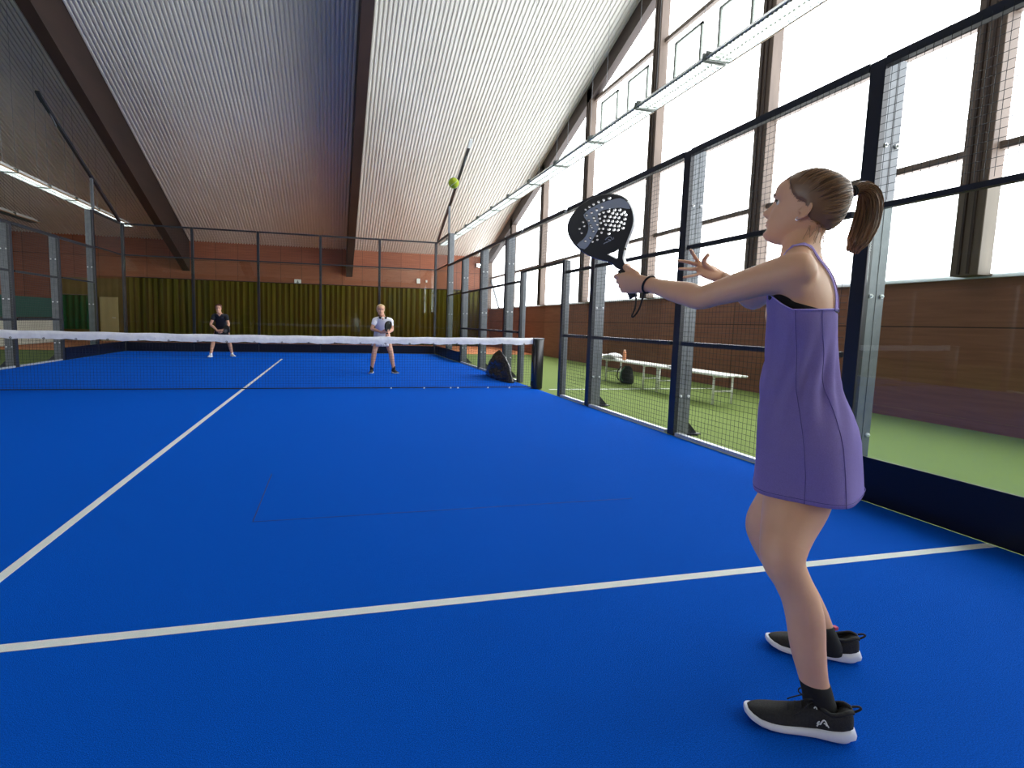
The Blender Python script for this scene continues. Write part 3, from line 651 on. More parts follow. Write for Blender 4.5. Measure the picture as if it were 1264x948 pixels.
# ------------------------------------------------------------------ people
R = {"dress": [[-0.1542, 0.0228, 1.3012, 0.0874], [-0.1523, 0.0243, 1.2679, 0.0898], [-0.1529, 0.0258, 1.2296, 0.0944], [-0.1485, 0.0259, 1.1912, 0.0926], [-0.1441, 0.0262, 1.1549, 0.0908], [-0.1392, 0.026, 1.1136, 0.0916], [-0.1356, 0.0266, 1.0768, 0.0935], [-0.1326, 0.0272, 1.0374, 0.0969], [-0.1286, 0.0276, 0.9977, 0.1035], [-0.1188, 0.0267, 0.958, 0.1131], [-0.109, 0.026, 0.9205, 0.1227], [-0.0991, 0.0251, 0.8803, 0.1313], [-0.0914, 0.0245, 0.8398, 0.1358], [-0.0814, 0.0243, 0.7603, 0.1366], [-0.071, 0.0288, 0.6759, 0.1411], [-0.068, 0.0285, 0.6289, 0.1427]], "J": {"neckb": [-0.1598, 0.0391, 1.4117], "chest": [-0.1394, 0.0337, 1.3073], "nsh": [-0.2716, -0.0448, 1.3325], "fsh": [-0.0363, 0.2116, 1.374], "nelb": [-0.383, 0.1827, 1.2612], "nwri": [-0.4156, 0.4244, 1.3181], "felb": [0.0274, 0.4135, 1.2752], "fwri": [0.0605, 0.6227, 1.3766], "nhip": [-0.1245, -0.0281, 0.839], "fhip": [-0.0048, 0.1044, 0.8054], "nknee": [-0.2275, -0.0575, 0.5021], "fknee": [-0.0728, 0.1512, 0.4891], "nank": [-0.1323, -0.1249, 0.1241], "fank": [0.2015, 0.1465, 0.0957], "head": [-0.1391, 0.0513, 1.5308], "eyeln": [-0.2284, 0.0749, 1.5454], "ear": [-0.1999, -0.0037, 1.5042], "tie": [0.0114, 0.0353, 1.5888], "ntoe": [-0.2255, 0.0287, -0.069], "nheel": [0.0048, -0.1288, -0.0372], "racket": [-0.5055, 0.6263, 1.5561], "gripend": [-0.4249, 0.4963, 1.2896], "fist": [-0.4452, 0.5016, 1.3425]}, "pony": [[0.0114, 0.0353, 1.5888], [0.0375, 0.0299, 1.5992], [0.0612, 0.0221, 1.5804], [0.0683, 0.0154, 1.5319], [0.0565, 0.0121, 1.4709], [0.0328, 0.0122, 1.4144]], "farhand": {"palm": [[0.0311, 0.6306, 1.3825], [0.005, 0.6388, 1.3986], [-0.0276, 0.6485, 1.4145]], "idx": [[-0.0341, 0.6521, 1.4344], [-0.0636, 0.6519, 1.4625], [-0.0847, 0.6492, 1.4856]], "mid": [[-0.0406, 0.653, 1.4275], [-0.0798, 0.6639, 1.4382], [-0.1189, 0.6741, 1.4429]], "ring": [[-0.0505, 0.6433, 1.4096], [-0.0927, 0.6485, 1.4081], [-0.1299, 0.6525, 1.4073]], "pin": [[-0.0475, 0.6301, 1.3889], [-0.0864, 0.6284, 1.3788], [-0.1218, 0.6312, 1.3709]], "thumb": [[0.0111, 0.6275, 1.4045], [-0.0366, 0.6213, 1.4311], [-0.0417, 0.6138, 1.4464], [-0.0324, 0.6081, 1.464]]}, "strap": [[-0.4279, 0.4979, 1.2985], [-0.4219, 0.4885, 1.2715], [-0.4275, 0.4811, 1.2354], [-0.4419, 0.4764, 1.2053], [-0.4359, 0.4697, 1.2054], [-0.4242, 0.4592, 1.2321], [-0.4184, 0.451, 1.2673], [-0.4183, 0.443, 1.2902]], "rk": {"C": [-0.53, 0.5797, 1.5466], "A": [-0.4124, 0.1626, 0.8964], "N": [-0.6766, -0.7136, -0.1818], "S": [0.6101, -0.6814, 0.4043], "glen": 0.2899}, "rout": [[-0.1189, 0.0402], [-0.1048, 0.0635], [-0.0806, 0.081], [-0.0456, 0.0951], [-0.0097, 0.0992], [0.0255, 0.0966], [0.057, 0.0871], [0.0854, 0.0721], [0.106, 0.0536], [0.1198, 0.0267], [0.1235, -0.0012], [0.1182, -0.0329], [0.1067, -0.0556], [0.0895, -0.0756], [0.0698, -0.0946], [0.0509, -0.1142], [0.0345, -0.1356], [0.0241, -0.1541], [0.0196, -0.1937], [-0.0064, -0.1751], [-0.017, -0.1518], [-0.0348, -0.131], [-0.066, -0.1052], [-0.0901, -0.076], [-0.1077, -0.0457], [-0.1191, -0.0152], [-0.1228, 0.0114]], "rhole": [[-0.0206, -0.1127], [-0.0006, -0.1149], [0.0167, -0.1135], [0.0262, -0.1106], [0.0183, -0.1244], [0.0064, -0.1435], [-0.0067, -0.1287]], "rsw": [[-0.0408, 0.0611], [-0.0049, 0.0696], [0.0363, 0.0675], [0.0735, 0.0585], [0.104, 0.0489], [0.1192, 0.0254], [0.1198, -0.002], [0.0951, 0.0157], [0.0714, 0.0275], [0.0411, 0.0384], [0.0083, 0.0386], [-0.0031, 0.0], [-0.0286, -0.0255], [-0.0593, -0.0428], [-0.0902, -0.0558], [-0.11, -0.0272], [-0.08, -0.02], [-0.0548, -0.0058], [-0.0401, 0.0167], [-0.0383, 0.0369]], "rdots": [[-0.031, 0.054], [-0.0104, 0.0535], [0.0114, 0.0535], [0.0328, 0.053], [-0.0316, 0.0327], [-0.0107, 0.0328], [-0.0341, 0.0123], [-0.0105, 0.0213], [-0.0093, 0.0051], [-0.0324, 0.0054], [-0.0322, -0.0104], [-0.0536, -0.01], [-0.0526, -0.0281], [-0.0749, -0.0293], [-0.0527, 0.038], [-0.0557, 0.0232], [-0.0761, 0.0225], [-0.0756, 0.0046], [0.0692, 0.0685], [0.0488, 0.0729], [0.0294, 0.0761], [0.0092, 0.0779], [-0.009, 0.0767], [-0.0257, 0.0751], [0.0554, 0.0375], [0.0687, 0.0214], [0.085, 0.0125], [0.0958, -0.0022], [0.0471, 0.028], [0.0301, 0.0338], [0.0141, 0.0354], [0.0573, 0.0154], [0.0701, 0.0049], [0.0846, -0.0042], [0.0972, -0.0134], [0.0289, 0.0179], [0.0442, 0.0084], [0.0573, -0.0017], [0.0708, -0.0107], [0.0885, -0.0255], [0.0321, -0.0016], [0.0455, -0.0112], [0.0593, -0.0197], [0.0711, -0.0284], [0.0788, -0.0384], [0.0193, -0.0102], [0.0329, -0.0197], [0.0453, -0.0288], [0.0591, -0.0373], [0.0698, -0.0512], [0.0191, 0.0054], [0.0055, 0.0044], [0.0046, -0.019], [0.0217, -0.0316], [0.0375, -0.0411], [0.0513, -0.0496], [0.0091, 0.0203], [-0.0073, -0.0294], [0.0154, -0.0455], [-0.0269, -0.0324], [-0.0507, -0.0443], [-0.0316, -0.0456], [-0.0085, -0.012]], "rlogo": [], "rtxt": [[[-0.005, -0.0601], [0.0037, -0.0572], [0.0133, -0.057], [0.0185, -0.0618], [0.0193, -0.0717], [0.0247, -0.0713], [0.0261, -0.0658]], [[-0.0164, -0.0712], [-0.0114, -0.0696], [-0.0037, -0.0714], [0.0042, -0.0702], [0.0118, -0.072]], [[0.0052, -0.0633], [0.0095, -0.0677], [0.0143, -0.0712]], [[-0.0022, -0.0679], [-0.0028, -0.0729]]], "nleg": [[[-0.0791, 0.019, 0.8015], 0.0903], [[-0.1225, -0.0044, 0.7206], 0.0903], [[-0.1651, -0.0269, 0.6497], 0.0873], [[-0.2159, -0.0529, 0.5759], 0.0706], [[-0.2439, -0.0738, 0.506], 0.0579], [[-0.2188, -0.0859, 0.4481], 0.05], [[-0.1959, -0.0968, 0.3972], 0.0491], [[-0.1756, -0.1035, 0.3294], 0.05], [[-0.1644, -0.1093, 0.2492], 0.0461], [[-0.1462, -0.1171, 0.1663], 0.0383], [[-0.1302, -0.1211, 0.116], 0.0363], [[-0.1074, -0.1219, 0.0619], 0.0353]], "fleg": [[[0.0081, 0.0986, 0.7793], 0.088], [[-0.005, 0.1225, 0.6775], 0.084], [[-0.0301, 0.151, 0.5914], 0.076], [[-0.0599, 0.1907, 0.5016], 0.058], [[-0.0331, 0.1974, 0.4297], 0.052], [[0.0275, 0.1832, 0.3361], 0.054], [[0.0887, 0.1699, 0.2531], 0.056], [[0.1477, 0.1573, 0.172], 0.046], [[0.1802, 0.1492, 0.1212], 0.037], [[0.21, 0.1409, 0.0613], 0.034]]}
M['skin'] = mat('skin', (.67, .375, .235), .5, spec=.4, sss=.12, col2=(.74, .43, .275), noise_scale=7, bump=.15, bump_scale=260, bump_dist=.001)
M['skin_far'] = mat('skin of far players', (.66, .35, .23), .55, spec=.35)
M['lip'] = mat('lips', (.36, .12, .10), .4)
M['nail'] = mat('nails', (.62, .32, .26), .3)
M['eye_white'] = mat('eye white', (.75, .72, .70), .2)
M['iris'] = mat('iris', (.05, .07, .06), .15)
M['brow'] = mat('eyebrow hair', (.10, .055, .03), .8)
M['hairA'] = mat('brown hair', (.15, .080, .044), .42, spec=.5, col2=(.21, .115, .062), noise_scale=20)
M['hairB'] = mat('light brown hair', (.32, .18, .09), .40, spec=.5)
M['hairC'] = mat('dark brown hair', (.075, .038, .019), .45, spec=.5)
M['dress'] = mat('lavender jersey', (.38, .30, .68), .85, spec=.15, col2=(.43, .345, .74), noise_scale=320, bump=.35, bump_scale=500, bump_dist=.001, sheen=.25)
M['dress_seam'] = mat('lavender seam', (.13, .10, .36), .85)
M['bra'] = mat('black sports top', (.010, .009, .012), .8)
M['silver'] = mat('silver', (.85, .85, .85), .15, metal=1)
M['shoe'] = mat('black knit shoe', (.012, .012, .013), .85, col2=(.022, .022, .022), noise_scale=200, bump=.6, bump_scale=420, bump_dist=.002)
M['sole'] = mat('white foam sole', (.66, .68, .76), .6)
M['sock'] = mat('black sock', (.008, .008, .009), .95, bump=.4, bump_scale=300)
M['white_cloth'] = mat('white sports cloth', (.86, .86, .88), .85)
M['black_cloth'] = mat('black sports cloth', (.010, .012, .018), .85)
M['white_shoe'] = mat('white shoe', (.75, .78, .80), .7)

def add_head(bm, c, f, u, sc=1.0, seg=72, lev=84, detail=True):
    f = V(f).normalized(); u = V(u); u = (u-f*u.dot(f)).normalized(); s = u.cross(f)   # s = the figure's own left
    c = V(c)
    FB = [(-.120,.052),(-.117,.066),(-.111,.078),(-.103,.0845),(-.094,.0865),(-.085,.083),(-.078,.0825),(-.072,.085),(-.066,.0855),(-.058,.088),(-.050,.0875),(-.038,.0865),(-.015,.0845),(0,.083),(.008,.0865),(.018,.0925),(.03,.0945),(.05,.0945),(.07,.087),(.088,.070),(.103,.046),(.113,.022),(.118,.004)]
    BB = [(-.120,.020),(-.113,.0),(-.10,-.012),(-.085,-.030),(-.065,-.062),(-.045,-.080),(-.02,-.093),(.01,-.098),(.04,-.099),(.065,-.092),(.085,-.082),(.103,-.055),(.113,-.028),(.118,-.004)]
    WW = [(-.120,.012),(-.115,.022),(-.105,.034),(-.092,.044),(-.078,.052),(-.06,.058),(-.04,.063),(-.02,.067),(0,.070),(.03,.0745),(.055,.0745),(.075,.068),(.092,.054),(.106,.036),(.114,.018),(.118,.004)]
    sq = lambda z: z if z < .02 else .02+(z-.02)*.87
    rings = []
    for i in range(lev+1):
        t = i/lev; z = -.120+.238*(.5-.5*math.cos(PI*t)) if False else -.120+.238*t
        fb, bb, w = interp(FB, z), interp(BB, z), interp(WW, z)
        cf, L_ = (fb+bb)/2, (fb-bb)/2
        def zf(p, th, z=z, cf=cf, L_=L_, w=w):
            ct, st = math.cos(th), math.sin(th)
            y = w*math.copysign(abs(st)**.92, st); x = cf+L_*math.copysign(abs(ct)**.88, ct)
            if detail and ct > 0:
                # nose
                if -.052 < z < .012:
                    a = interp([(-.052,0),(-.047,.008),(-.041,.021),(-.034,.0275),(-.028,.026),(-.018,.020),(-.005,.013),(.005,.008),(.012,.003)], z)
                    wn = interp([(-.052,.012),(-.04,.0135),(-.03,.0115),(-.015,.008),(.012,.007)], z)
                    x += a*math.exp(-(y/wn)**2)
                g = math.exp(-(y/.020)**2)
                x += g*(.0050*math.exp(-((z+.0600)/.0042)**2)+.0058*math.exp(-((z+.0705)/.0045)**2)-.0022*math.exp(-((z+.0652)/.0016)**2))
                x += .004*math.exp(-(y/.022)**2-((z+.099)/.012)**2)
                for sg in (1, -1):
                    x -= .0085*math.exp(-((y-sg*.031)/.013)**2-((z-.001)/.010)**2)
                    x += .0045*math.exp(-((y-sg*.030)/.018)**2-((z-.020)/.006)**2)
                    x += .0030*math.exp(-((y-sg*.042)/.016)**2-((z+.030)/.014)**2)
            return c+(f*x+s*y+u*sq(z))*sc
        rings.append((c, f, 1, s, 1, zf))
    loft(bm, rings, seg)
    return f, s, u
def add_ear(bm, c, f, s, u, side, sc):
    o = c+(f*-.012+s*side*.0715*(.965/sc if sc < .9 else 1)+u*-.020)*sc
    bk = (-f*.96+s*side*.42).normalized(); up_ = (u*.97-f*.22).normalized()
    E_ = lambda a, k=1: o+(up_*(.029*math.cos(a)*k+.002)+bk*(.0155*math.sin(a)*k+.010))*sc
    rim = [E_(a) for a in [-.9+4.0*i/20 for i in range(21)]]
    tube(bm, rim, [(.0030+.0012*math.sin(PI*i/20))*sc for i in range(21)], 8)
    n_ = up_.cross(bk).normalized()
    loft(bm, [(E_(0, 0)-n_*.002*sc*q, up_, .0245*sc*w, bk, .0145*sc*w) for q, w in ((1, .6), (.8, 1), (-.8, 1), (-1, .6))], 20)
    limb(bm, [(o+(up_*-.020+bk*.006)*sc, .0055*sc), (o+(up_*-.029+bk*.002)*sc, .0062*sc)], 10)
    limb(bm, [(o+(up_*-.004-bk*.004)*sc, .004*sc, .009*sc), (o+(up_*.016+bk*-.002)*sc, .003*sc, .005*sc)], 8)
def finger(bm, pts, r0=.0085, r1=.0068):
    n = len(pts); limb(bm, [(p, r0+(r1-r0)*i/(n-1)) for i, p in enumerate(pts)], 10)
def grip_hand(bm, G0, H, wrist, back, rh=.016, fs=1.0):
    """fist closed round a handle: H towards thumb and index, back = side of the back of the hand"""
    G0, H, wrist, back = V(G0), V(H).normalized(), V(wrist), V(back)
    X = wrist-G0; X = (X-H*X.dot(H)).normalized(); Z = H.cross(X)
    if Z.dot(back) < 0: Z = -Z
    R_ = rh+.0085*fs
    def at(c, deg, r=R_): a = math.radians(deg); return c+(X*math.cos(a)+Z*math.sin(a))*r
    kn = []
    for k in range(4):
        c = G0+H*(.031-.0205*k)*fs
        rr = R_*(1.0 if k < 3 else .95)
        K = at(c, 62, R_+.013*fs); kn.append(K)
        finger(bm, [K, at(c, 92, rr+.006), at(c, 128, rr+.003), at(c, 165, rr+.002), at(c, 205, rr), at(c, 245, rr), at(c, 285, rr), at(c, 315, rr)], (.0098-.0006*k)*fs, (.0080-.0005*k)*fs)
    kc = (kn[0]+kn[3])/2
    wd = (kn[0]-kn[3]).normalized(); d = (kc-wrist).normalized()
    limb(bm, [(wrist-d*.03, .021*fs, .026*fs), (wrist, .020*fs, .028*fs), (wrist*.6+kc*.4, .020*fs, .037*fs), (wrist*.25+kc*.75, .0165*fs, .041*fs), (kc, .0125*fs, .039*fs)], 20, ref=wd.cross(d))
    limb(bm, [(wrist+X*-.01, .02*fs), (at(G0+H*.01, 20, R_+.008), .017*fs), (at(G0-H*.02, 20, R_+.006), .016*fs)], 14)
    c = G0+H*.046*fs
    finger(bm, [wrist*.6+at(c, 10)*.4+H*.012, at(c, 5, R_+.012), at(c, -35, R_+.004), at(c+H*.004, -80, R_+.001), at(c+H*.004, -125, R_+.001)], .0135*fs, .0085*fs)
    return kn
def add_shoe(name, parent, heel, toe, up, sole_m, upper_m, detail=True, L0=.275, side=1, logo=False):
    """running shoe with heel and toe on the ground line; side=+1 shows its outer side to its own left"""
    heel, toe = V(heel), V(toe); fwd = (toe-heel); L_ = fwd.length; fwd.normalize()
    root = bpy.data.objects.new(name, None); COL.objects.link(root); root.empty_display_size = .05; root.parent = parent
    up = V((0, 0, 1)); left = up.cross(fwd).normalized(); fwd = left.cross(up)
    root.matrix_local = Matrix(((fwd.x, left.x, up.x, heel.x), (fwd.y, left.y, up.y, heel.y), (fwd.z, left.z, up.z, heel.z), (0, 0, 0, 1)))
    k = L_
    W = [(0,.010),(.015,.020),(.05,.0305),(.12,.0365),(.2,.037),(.35,.034),(.5,.038),(.65,.045),(.78,.047),(.88,.042),(.95,.032),(.985,.020),(1,.010)]
    bot = [(0,.018),(.03,.007),(.08,.001),(.14,0),(.7,0),(.85,.004),(.95,.012),(1,.020)]
    top = [(0,.044),(.04,.046),(.10,.041),(.2,.036),(.4,.029),(.7,.025),(.85,.027),(.95,.033),(1,.036)]
    bm = bmesh.new(); rs = []
    for i in range(33):
        t = i/32; tt = .5-.5*math.cos(PI*t)
        w = max(interp(W, tt), .004)+.003; zb, zt = interp(bot, tt), interp(top, tt)
        def zf(p, th, x=tt*k, w=w, zb=zb, zt=zt):
            c_, s_ = math.cos(th), math.sin(th)
            y = w*math.copysign(abs(c_)**.6, c_); z = (zb+zt)/2+(zt-zb)/2*math.copysign(abs(s_)**.6, s_)
            fl = 1+.10*(zt-z)/(zt-zb+.001)
            return V((x*1.02-.006*(1-tt)+(-.010*(1-(z-zb)/(zt-zb+.001)) if x < .03*k else 0), y*fl, z))
        rs.append(((0, 0, 0), (0, 1, 0), 1, (0, 0, 1), 1, zf))
    loft(bm, rs, 28); obj('sole', bm, sole_m, root, True)
    # upper
    hgt = [(0,.070),(.03,.094),(.08,.098),(.16,.088),(.24,.082),(.32,.088),(.42,.084),(.55,.070),(.7,.058),(.85,.050),(.93,.044),(.98,.038),(1,.032)]
    bm = bmesh.new(); rs = []
    for i in range(41):
        tt = .012+.976*(.5-.5*math.cos(PI*i/40)); x = tt*k
        w = interp(W, tt)-.0005; zb = interp(top, tt)-.014; zt = interp(hgt, tt)
        def zf(p, th, x=x, w=w, zb=zb, zt=zt, tt=tt):
            c_, s_ = math.cos(th), math.sin(th)
            z = (zb+zt)/2+(zt-zb)/2*math.copysign(abs(s_)**.75, s_)
            nar = 1-.36*max(0, (z-zb)/(zt-zb))**1.5*(1 if tt > .28 else .55)
            y = w*nar*math.copysign(abs(c_)**.62, c_)
            if tt < .36 and s_ > .8: z -= .018*math.sin(PI*min(1, tt/.36))   # opening
            return V((x, y, z))
        rs.append(((0, 0, 0), (0, 1, 0), 1, (0, 0, 1), 1, zf))
    loft(bm, rs, 32); obj('upper', bm, upper_m, root, True)
    if detail:
        bm = bmesh.new()
        for i, tt in enumerate((.34, .40, .46, .52, .58)):
            z = interp(hgt, tt)+.002; w = .019
            tube(bm, catmull([(tt*k, -w, z-.010), (tt*k+.004, -w*.4, z), (tt*k+.008, w*.4, z), (tt*k+.010, w, z-.010)], 4), .0022, 6)
        c0 = V((.36*k, 0, interp(hgt, .36)+.006))
        for sg in (1, -1):
            tube(bm, catmull([c0, c0+V((.012, sg*.016, .014)), c0+V((.030, sg*.026, .016)), c0+V((.036, sg*.020, .006)), c0+V((.016, sg*.006, .002)), c0], 5), .0021, 6)
            tube(bm, catmull([c0, c0+V((.02, sg*.02, .0)), c0+V((.045, sg*.034, -.022)), c0+V((.06, sg*.036, -.034))], 5), .0020, 6)
        obj('laces', bm, upper_m, root, True)
        bm = bmesh.new()
        tube(bm, catmull([(.002, 0, .082), (-.010, 0, .090), (-.016, 0, .099), (-.008, 0, .102), (.006, 0, .098)], 4), .0032, 6); obj('pull_tab', bm, upper_m, root, True)
        bm = bmesh.new()   # collar padding
        pts = [(k*(.17+.155*math.cos(a)), .026*math.sin(a), interp(hgt, .17+.155*math.cos(a))-.008*abs(math.sin(a))) for a in [2*PI*i/28 for i in range(28)]]
        tube(bm, pts, .006, 8, closed=True); obj('collar', bm, upper_m, root, True)
    if logo:
        bm = bmesh.new()
        for pl_ in ([(.36, .040), (.345, .047), (.33, .0475), (.315, .056), (.30, .0605), (.285, .058), (.27, .050), (.255, .044)], [(.30, .052), (.285, .0515), (.275, .047)], [(.36, .046), (.348, .052), (.335, .054)]):
            tube(bm, catmull([(t*k, side*(interp(W, t)*1.0+.0012-.0085*max(0, (z-.035)/.06)), z) for t, z in pl_], 4), .0017, 6)
        obj('side_mark', bm, M['plate'], root)
        bm = bmesh.new(); tube(bm, catmull([(.385*k, side*.021, .083), (.372*k, side*.021, .088), (.36*k, side*.023, .083)], 4), .0015, 6); obj('tongue_mark', bm, M['plate'], root)
    return root
def hair_shell(name, head_bvh, c, f, s, u, sc, hairline, thick, m_, parent, res=(96, 64)):
    """closed shell that stands proud of the skull only inside the hairline"""
    bm = bmesh.new(); rows = []
    for j in range(res[1]+1):
        el = -PI/2+PI*j/res[1]; row = []
        for i in range(res[0]):
            az = 2*PI*i/res[0]
            d = V((math.cos(el)*math.cos(az), math.cos(el)*math.sin(az), math.sin(el)))
            wd = f*d.x+s*d.y+u*d.z
            hit = head_bvh.ray_cast(c+wd*.4, -wd, .4)
            r = (hit[0]-c).length if hit[0] is not None else .08*sc
            r = min(r, .125*sc)
            k = hairline(d)    # >0 inside
            k += .05*noise.noise(wd*9)
            k = max(0, min(1, k/.22+.35)); k = k*k*(3-2*k)
            row.append(bm.verts.new(c+wd*(r*(.88+.12*k)+thick(d)*k)))
        rows.append(row)
    for j in range(res[1]):
        for i in range(res[0]):
            q = (rows[j][i], rows[j][(i+1) % res[0]], rows[j+1][(i+1) % res[0]], rows[j+1][i]); bm.faces.new(q)
    bmesh.ops.remove_doubles(bm, verts=bm.verts[:], dist=1e-5)
    return obj(name, bm, m_, parent, True)
def std_hairline(d):
    g = interp([(-1,-.74),(-.75,-.64),(-.45,-.52),(-.26,-.34),(-.14,.02),(.02,.10),(.22,.10),(.40,.28),(.52,.52),(.62,.66),(.8,.74),(1,.8)], d.x)
    return d.z-g

# ===== woman in the lavender dress =====
O = V((2.93, -7.73, 0)); J = {k: V(v) for k, v in R['J'].items()}
wo = empty('person', O); tag(wo, 'woman in a lavender sleeveless dress and black shoes reaching with a racket', 'person')
F = V((-.6, .8, 0)); Lf = V((-.8, -.6, 0)); UP = V((0, 0, 1))
bm = bmesh.new()
tors = [(.78,-.094,.027,.150,.100),(.84,-.096,.026,.158,.112),(.90,-.106,.026,.150,.108),(.96,-.122,.027,.130,.094),(1.02,-.131,.027,.116,.086),(1.08,-.137,.027,.114,.085),(1.15,-.144,.027,.122,.085),(1.21,-.151,.026,.132,.092),(1.27,-.153,.026,.142,.087),(1.32,-.153,.030,.146,.077),(1.355,-.153,.034,.120,.062),(1.385,-.155,.038,.078,.050),(1.41,-.156,.041,.054,.046)]
rs = [((x, y, z), F, a, Lf, b) for z, x, y, b, a in tors]
rs = [((tors[0][1], tors[0][2], .74), F, .06, Lf, .10)]+rs+[((-.156, .042, 1.43), F, .03, Lf, .03)]
loft(bm, rs, 40)
hf = V((-.58, .815, .25)).normalized(); hc = J['head']+V((-.002, .002, .002)); hs = .965
f, s, u = add_head(bm, hc, hf, UP, hs)
# neck, traps, throat
limb(bm, [(V((-.157, .038, 1.36)), .056, .060), (V((-.155, .042, 1.41)), .049, .051), (hc-u*.075-f*.022, .050, .049), (hc-u*.035-f*.028, .050, .048)], 22, ref=Lf)
for sg, sh in ((1, V((-.268, -.052, 1.338))), (-1, V((-.055, .165, 1.350)))):
    limb(bm, [(V((-.150, .035, 1.40))+Lf*sg*.02, .036, .036), (V((-.150, .035, 1.385))+Lf*sg*.07, .034, .032), (sh+UP*.004-Lf*sg*.012, .042, .042)], 18, ref=F)
nsh, fsh = V((-.268, -.046, 1.330)), V((-.058, .185, 1.345))
# scapula and back line softness
nel, nwr = J['nelb'], J['nwri']
def mixp(a, b, t): return a+(b-a)*t
limb(bm, [(nsh-(nel-nsh)*.10, .046), (nsh, .0515), (mixp(nsh, nel, .2), .0495, .050), (mixp(nsh, nel, .5), .0425, .044), (mixp(nsh, nel, .8), .0365, .0385), (nel, .0355, .0375), (mixp(nel, nwr, .18)+UP*.003, .0375, .0395), (mixp(nel, nwr, .42), .0345, .036), (mixp(nel, nwr, .75), .0270, .0285), (mixp(nel, nwr, 1.0), .0225, .0265)], 22)
limb(bm, [(nsh+V((.01, .0, -.03)), .045, .040), (V((-.20, -.02, 1.27)), .045, .04)], 14)
fel, fwr = J['felb'], J['fwri']
limb(bm, [(fsh, .047), (mixp(fsh, fel, .3), .045), (mixp(fsh, fel, .7), .038), (fel, .035), (mixp(fel, fwr, .25), .037), (mixp(fel, fwr, .7), .027), (fwr, .0215, .025)], 20)
# far open hand
fh = {k: [V(q) for q in v] for k, v in R['farhand'].items()}
kw = (fh['idx'][0]-fh['pin'][0]).normalized(); kc = (fh['idx'][0]+fh['pin'][0]+fh['mid'][0]+fh['ring'][0])/4
dd = (kc-fwr).normalized(); pn = dd.cross(kw)
limb(bm, [(fwr, .018, .026), (mixp(fwr, kc, .35), .017, .034), (mixp(fwr, kc, .7), .0135, .038), (kc, .0105, .034)], 20, ref=pn)
for nm, r0 in (('idx', .0088), ('mid', .0088), ('ring', .0084), ('pin', .0076)):
    a, b, c_ = fh[nm]; a0 = mixp(kc, a, .8)-dd*.012
    finger(bm, [a0, a, mixp(a, b, .5)+pn*.001, b, mixp(b, c_, .6), c_], r0, r0*.78)
a = fh['thumb']; finger(bm, [mixp(a[0], fwr, .3), a[0], a[1], a[2], a[3]], .0125, .0082)
# racket hand
rk = R['rk']; RC, RA, RN, RS = V(rk['C']), V(rk['A']), V(rk['N']), V(rk['S'])
G0 = RC-RA*.232
grip_hand(bm, G0, RA, nwr, RN, .0165, .98)
# legs
def leg(st, dr=1):
    P_ = [V(a) for a, r in st]; rr = [r for a, r in st]
    limb(bm, [(p, r*.97, r) for p, r in zip(P_, rr)], 26, ref=Lf)
leg(R['nleg']); leg(R['fleg'])
n_an, f_an = V(R['nleg'][-1][0]), V(R['fleg'][-1][0])
nheel, ntoe = V((-.062, -.183, 0)), V((-.295, -.040, 0)); fheel, ftoe = V((.305, .104, 0)), V((.062, .254, 0))
# knee caps and calf fullness
nk = V(R['nleg'][4][0]); limb(bm, [(nk+F*.018+UP*.03, .036), (nk+F*.018-UP*.02, .034)], 14)
head_only = bmesh.new(); add_head(head_only, hc, hf, UP, hs); tmpo = obj('tmp', head_only, []); hb = bvh_of(tmpo); tmp_me = tmpo.data; bpy.data.objects.remove(tmpo); bpy.data.meshes.remove(tmp_me)
for sg in (1, -1): add_ear(bm, hc-u*.004, f, s, u, sg, hs*.84)
body = remeshed('body', bm, .0032, 3, [M['skin']], wo, .5)
def relax(o_, c_, r_, it):
    b_ = bmesh.new(); b_.from_mesh(o_.data); vs = [v for v in b_.verts if (v.co-c_).length < r_]
    for _ in range(it): bmesh.ops.smooth_vert(b_, verts=vs, factor=.5, use_axis_x=True, use_axis_y=True, use_axis_z=True)
    b_.to_mesh(o_.data); b_.free()
for c_, r_, it in ((nsh-Lf*.05, .13, 60), (fsh, .11, 40), (V((-.10, -.02, 1.30)), .14, 50), (V((-.155, .04, 1.39)), .075, 25), (V(R['nleg'][4][0]), .10, 30), (V(R['fleg'][3][0]), .09, 25), (V(R['nleg'][7][0]), .10, 20), (nel, .08, 25), (V(R['nleg'][2][0]), .15, 60), ((V(R['nleg'][2][0])+V(R['fleg'][2][0]))*.5, .14, 60)): relax(body, c_, r_, it)
body.data.polygons.foreach_set('use_smooth', [True]*len(body.data.polygons))
bb = bvh_of(body)
def on_body(p, off=.002):
    h = bb.find_nearest(V(p)); n_ = (V(p)-h[0]); nn = h[1]
    return h[0]+nn*off
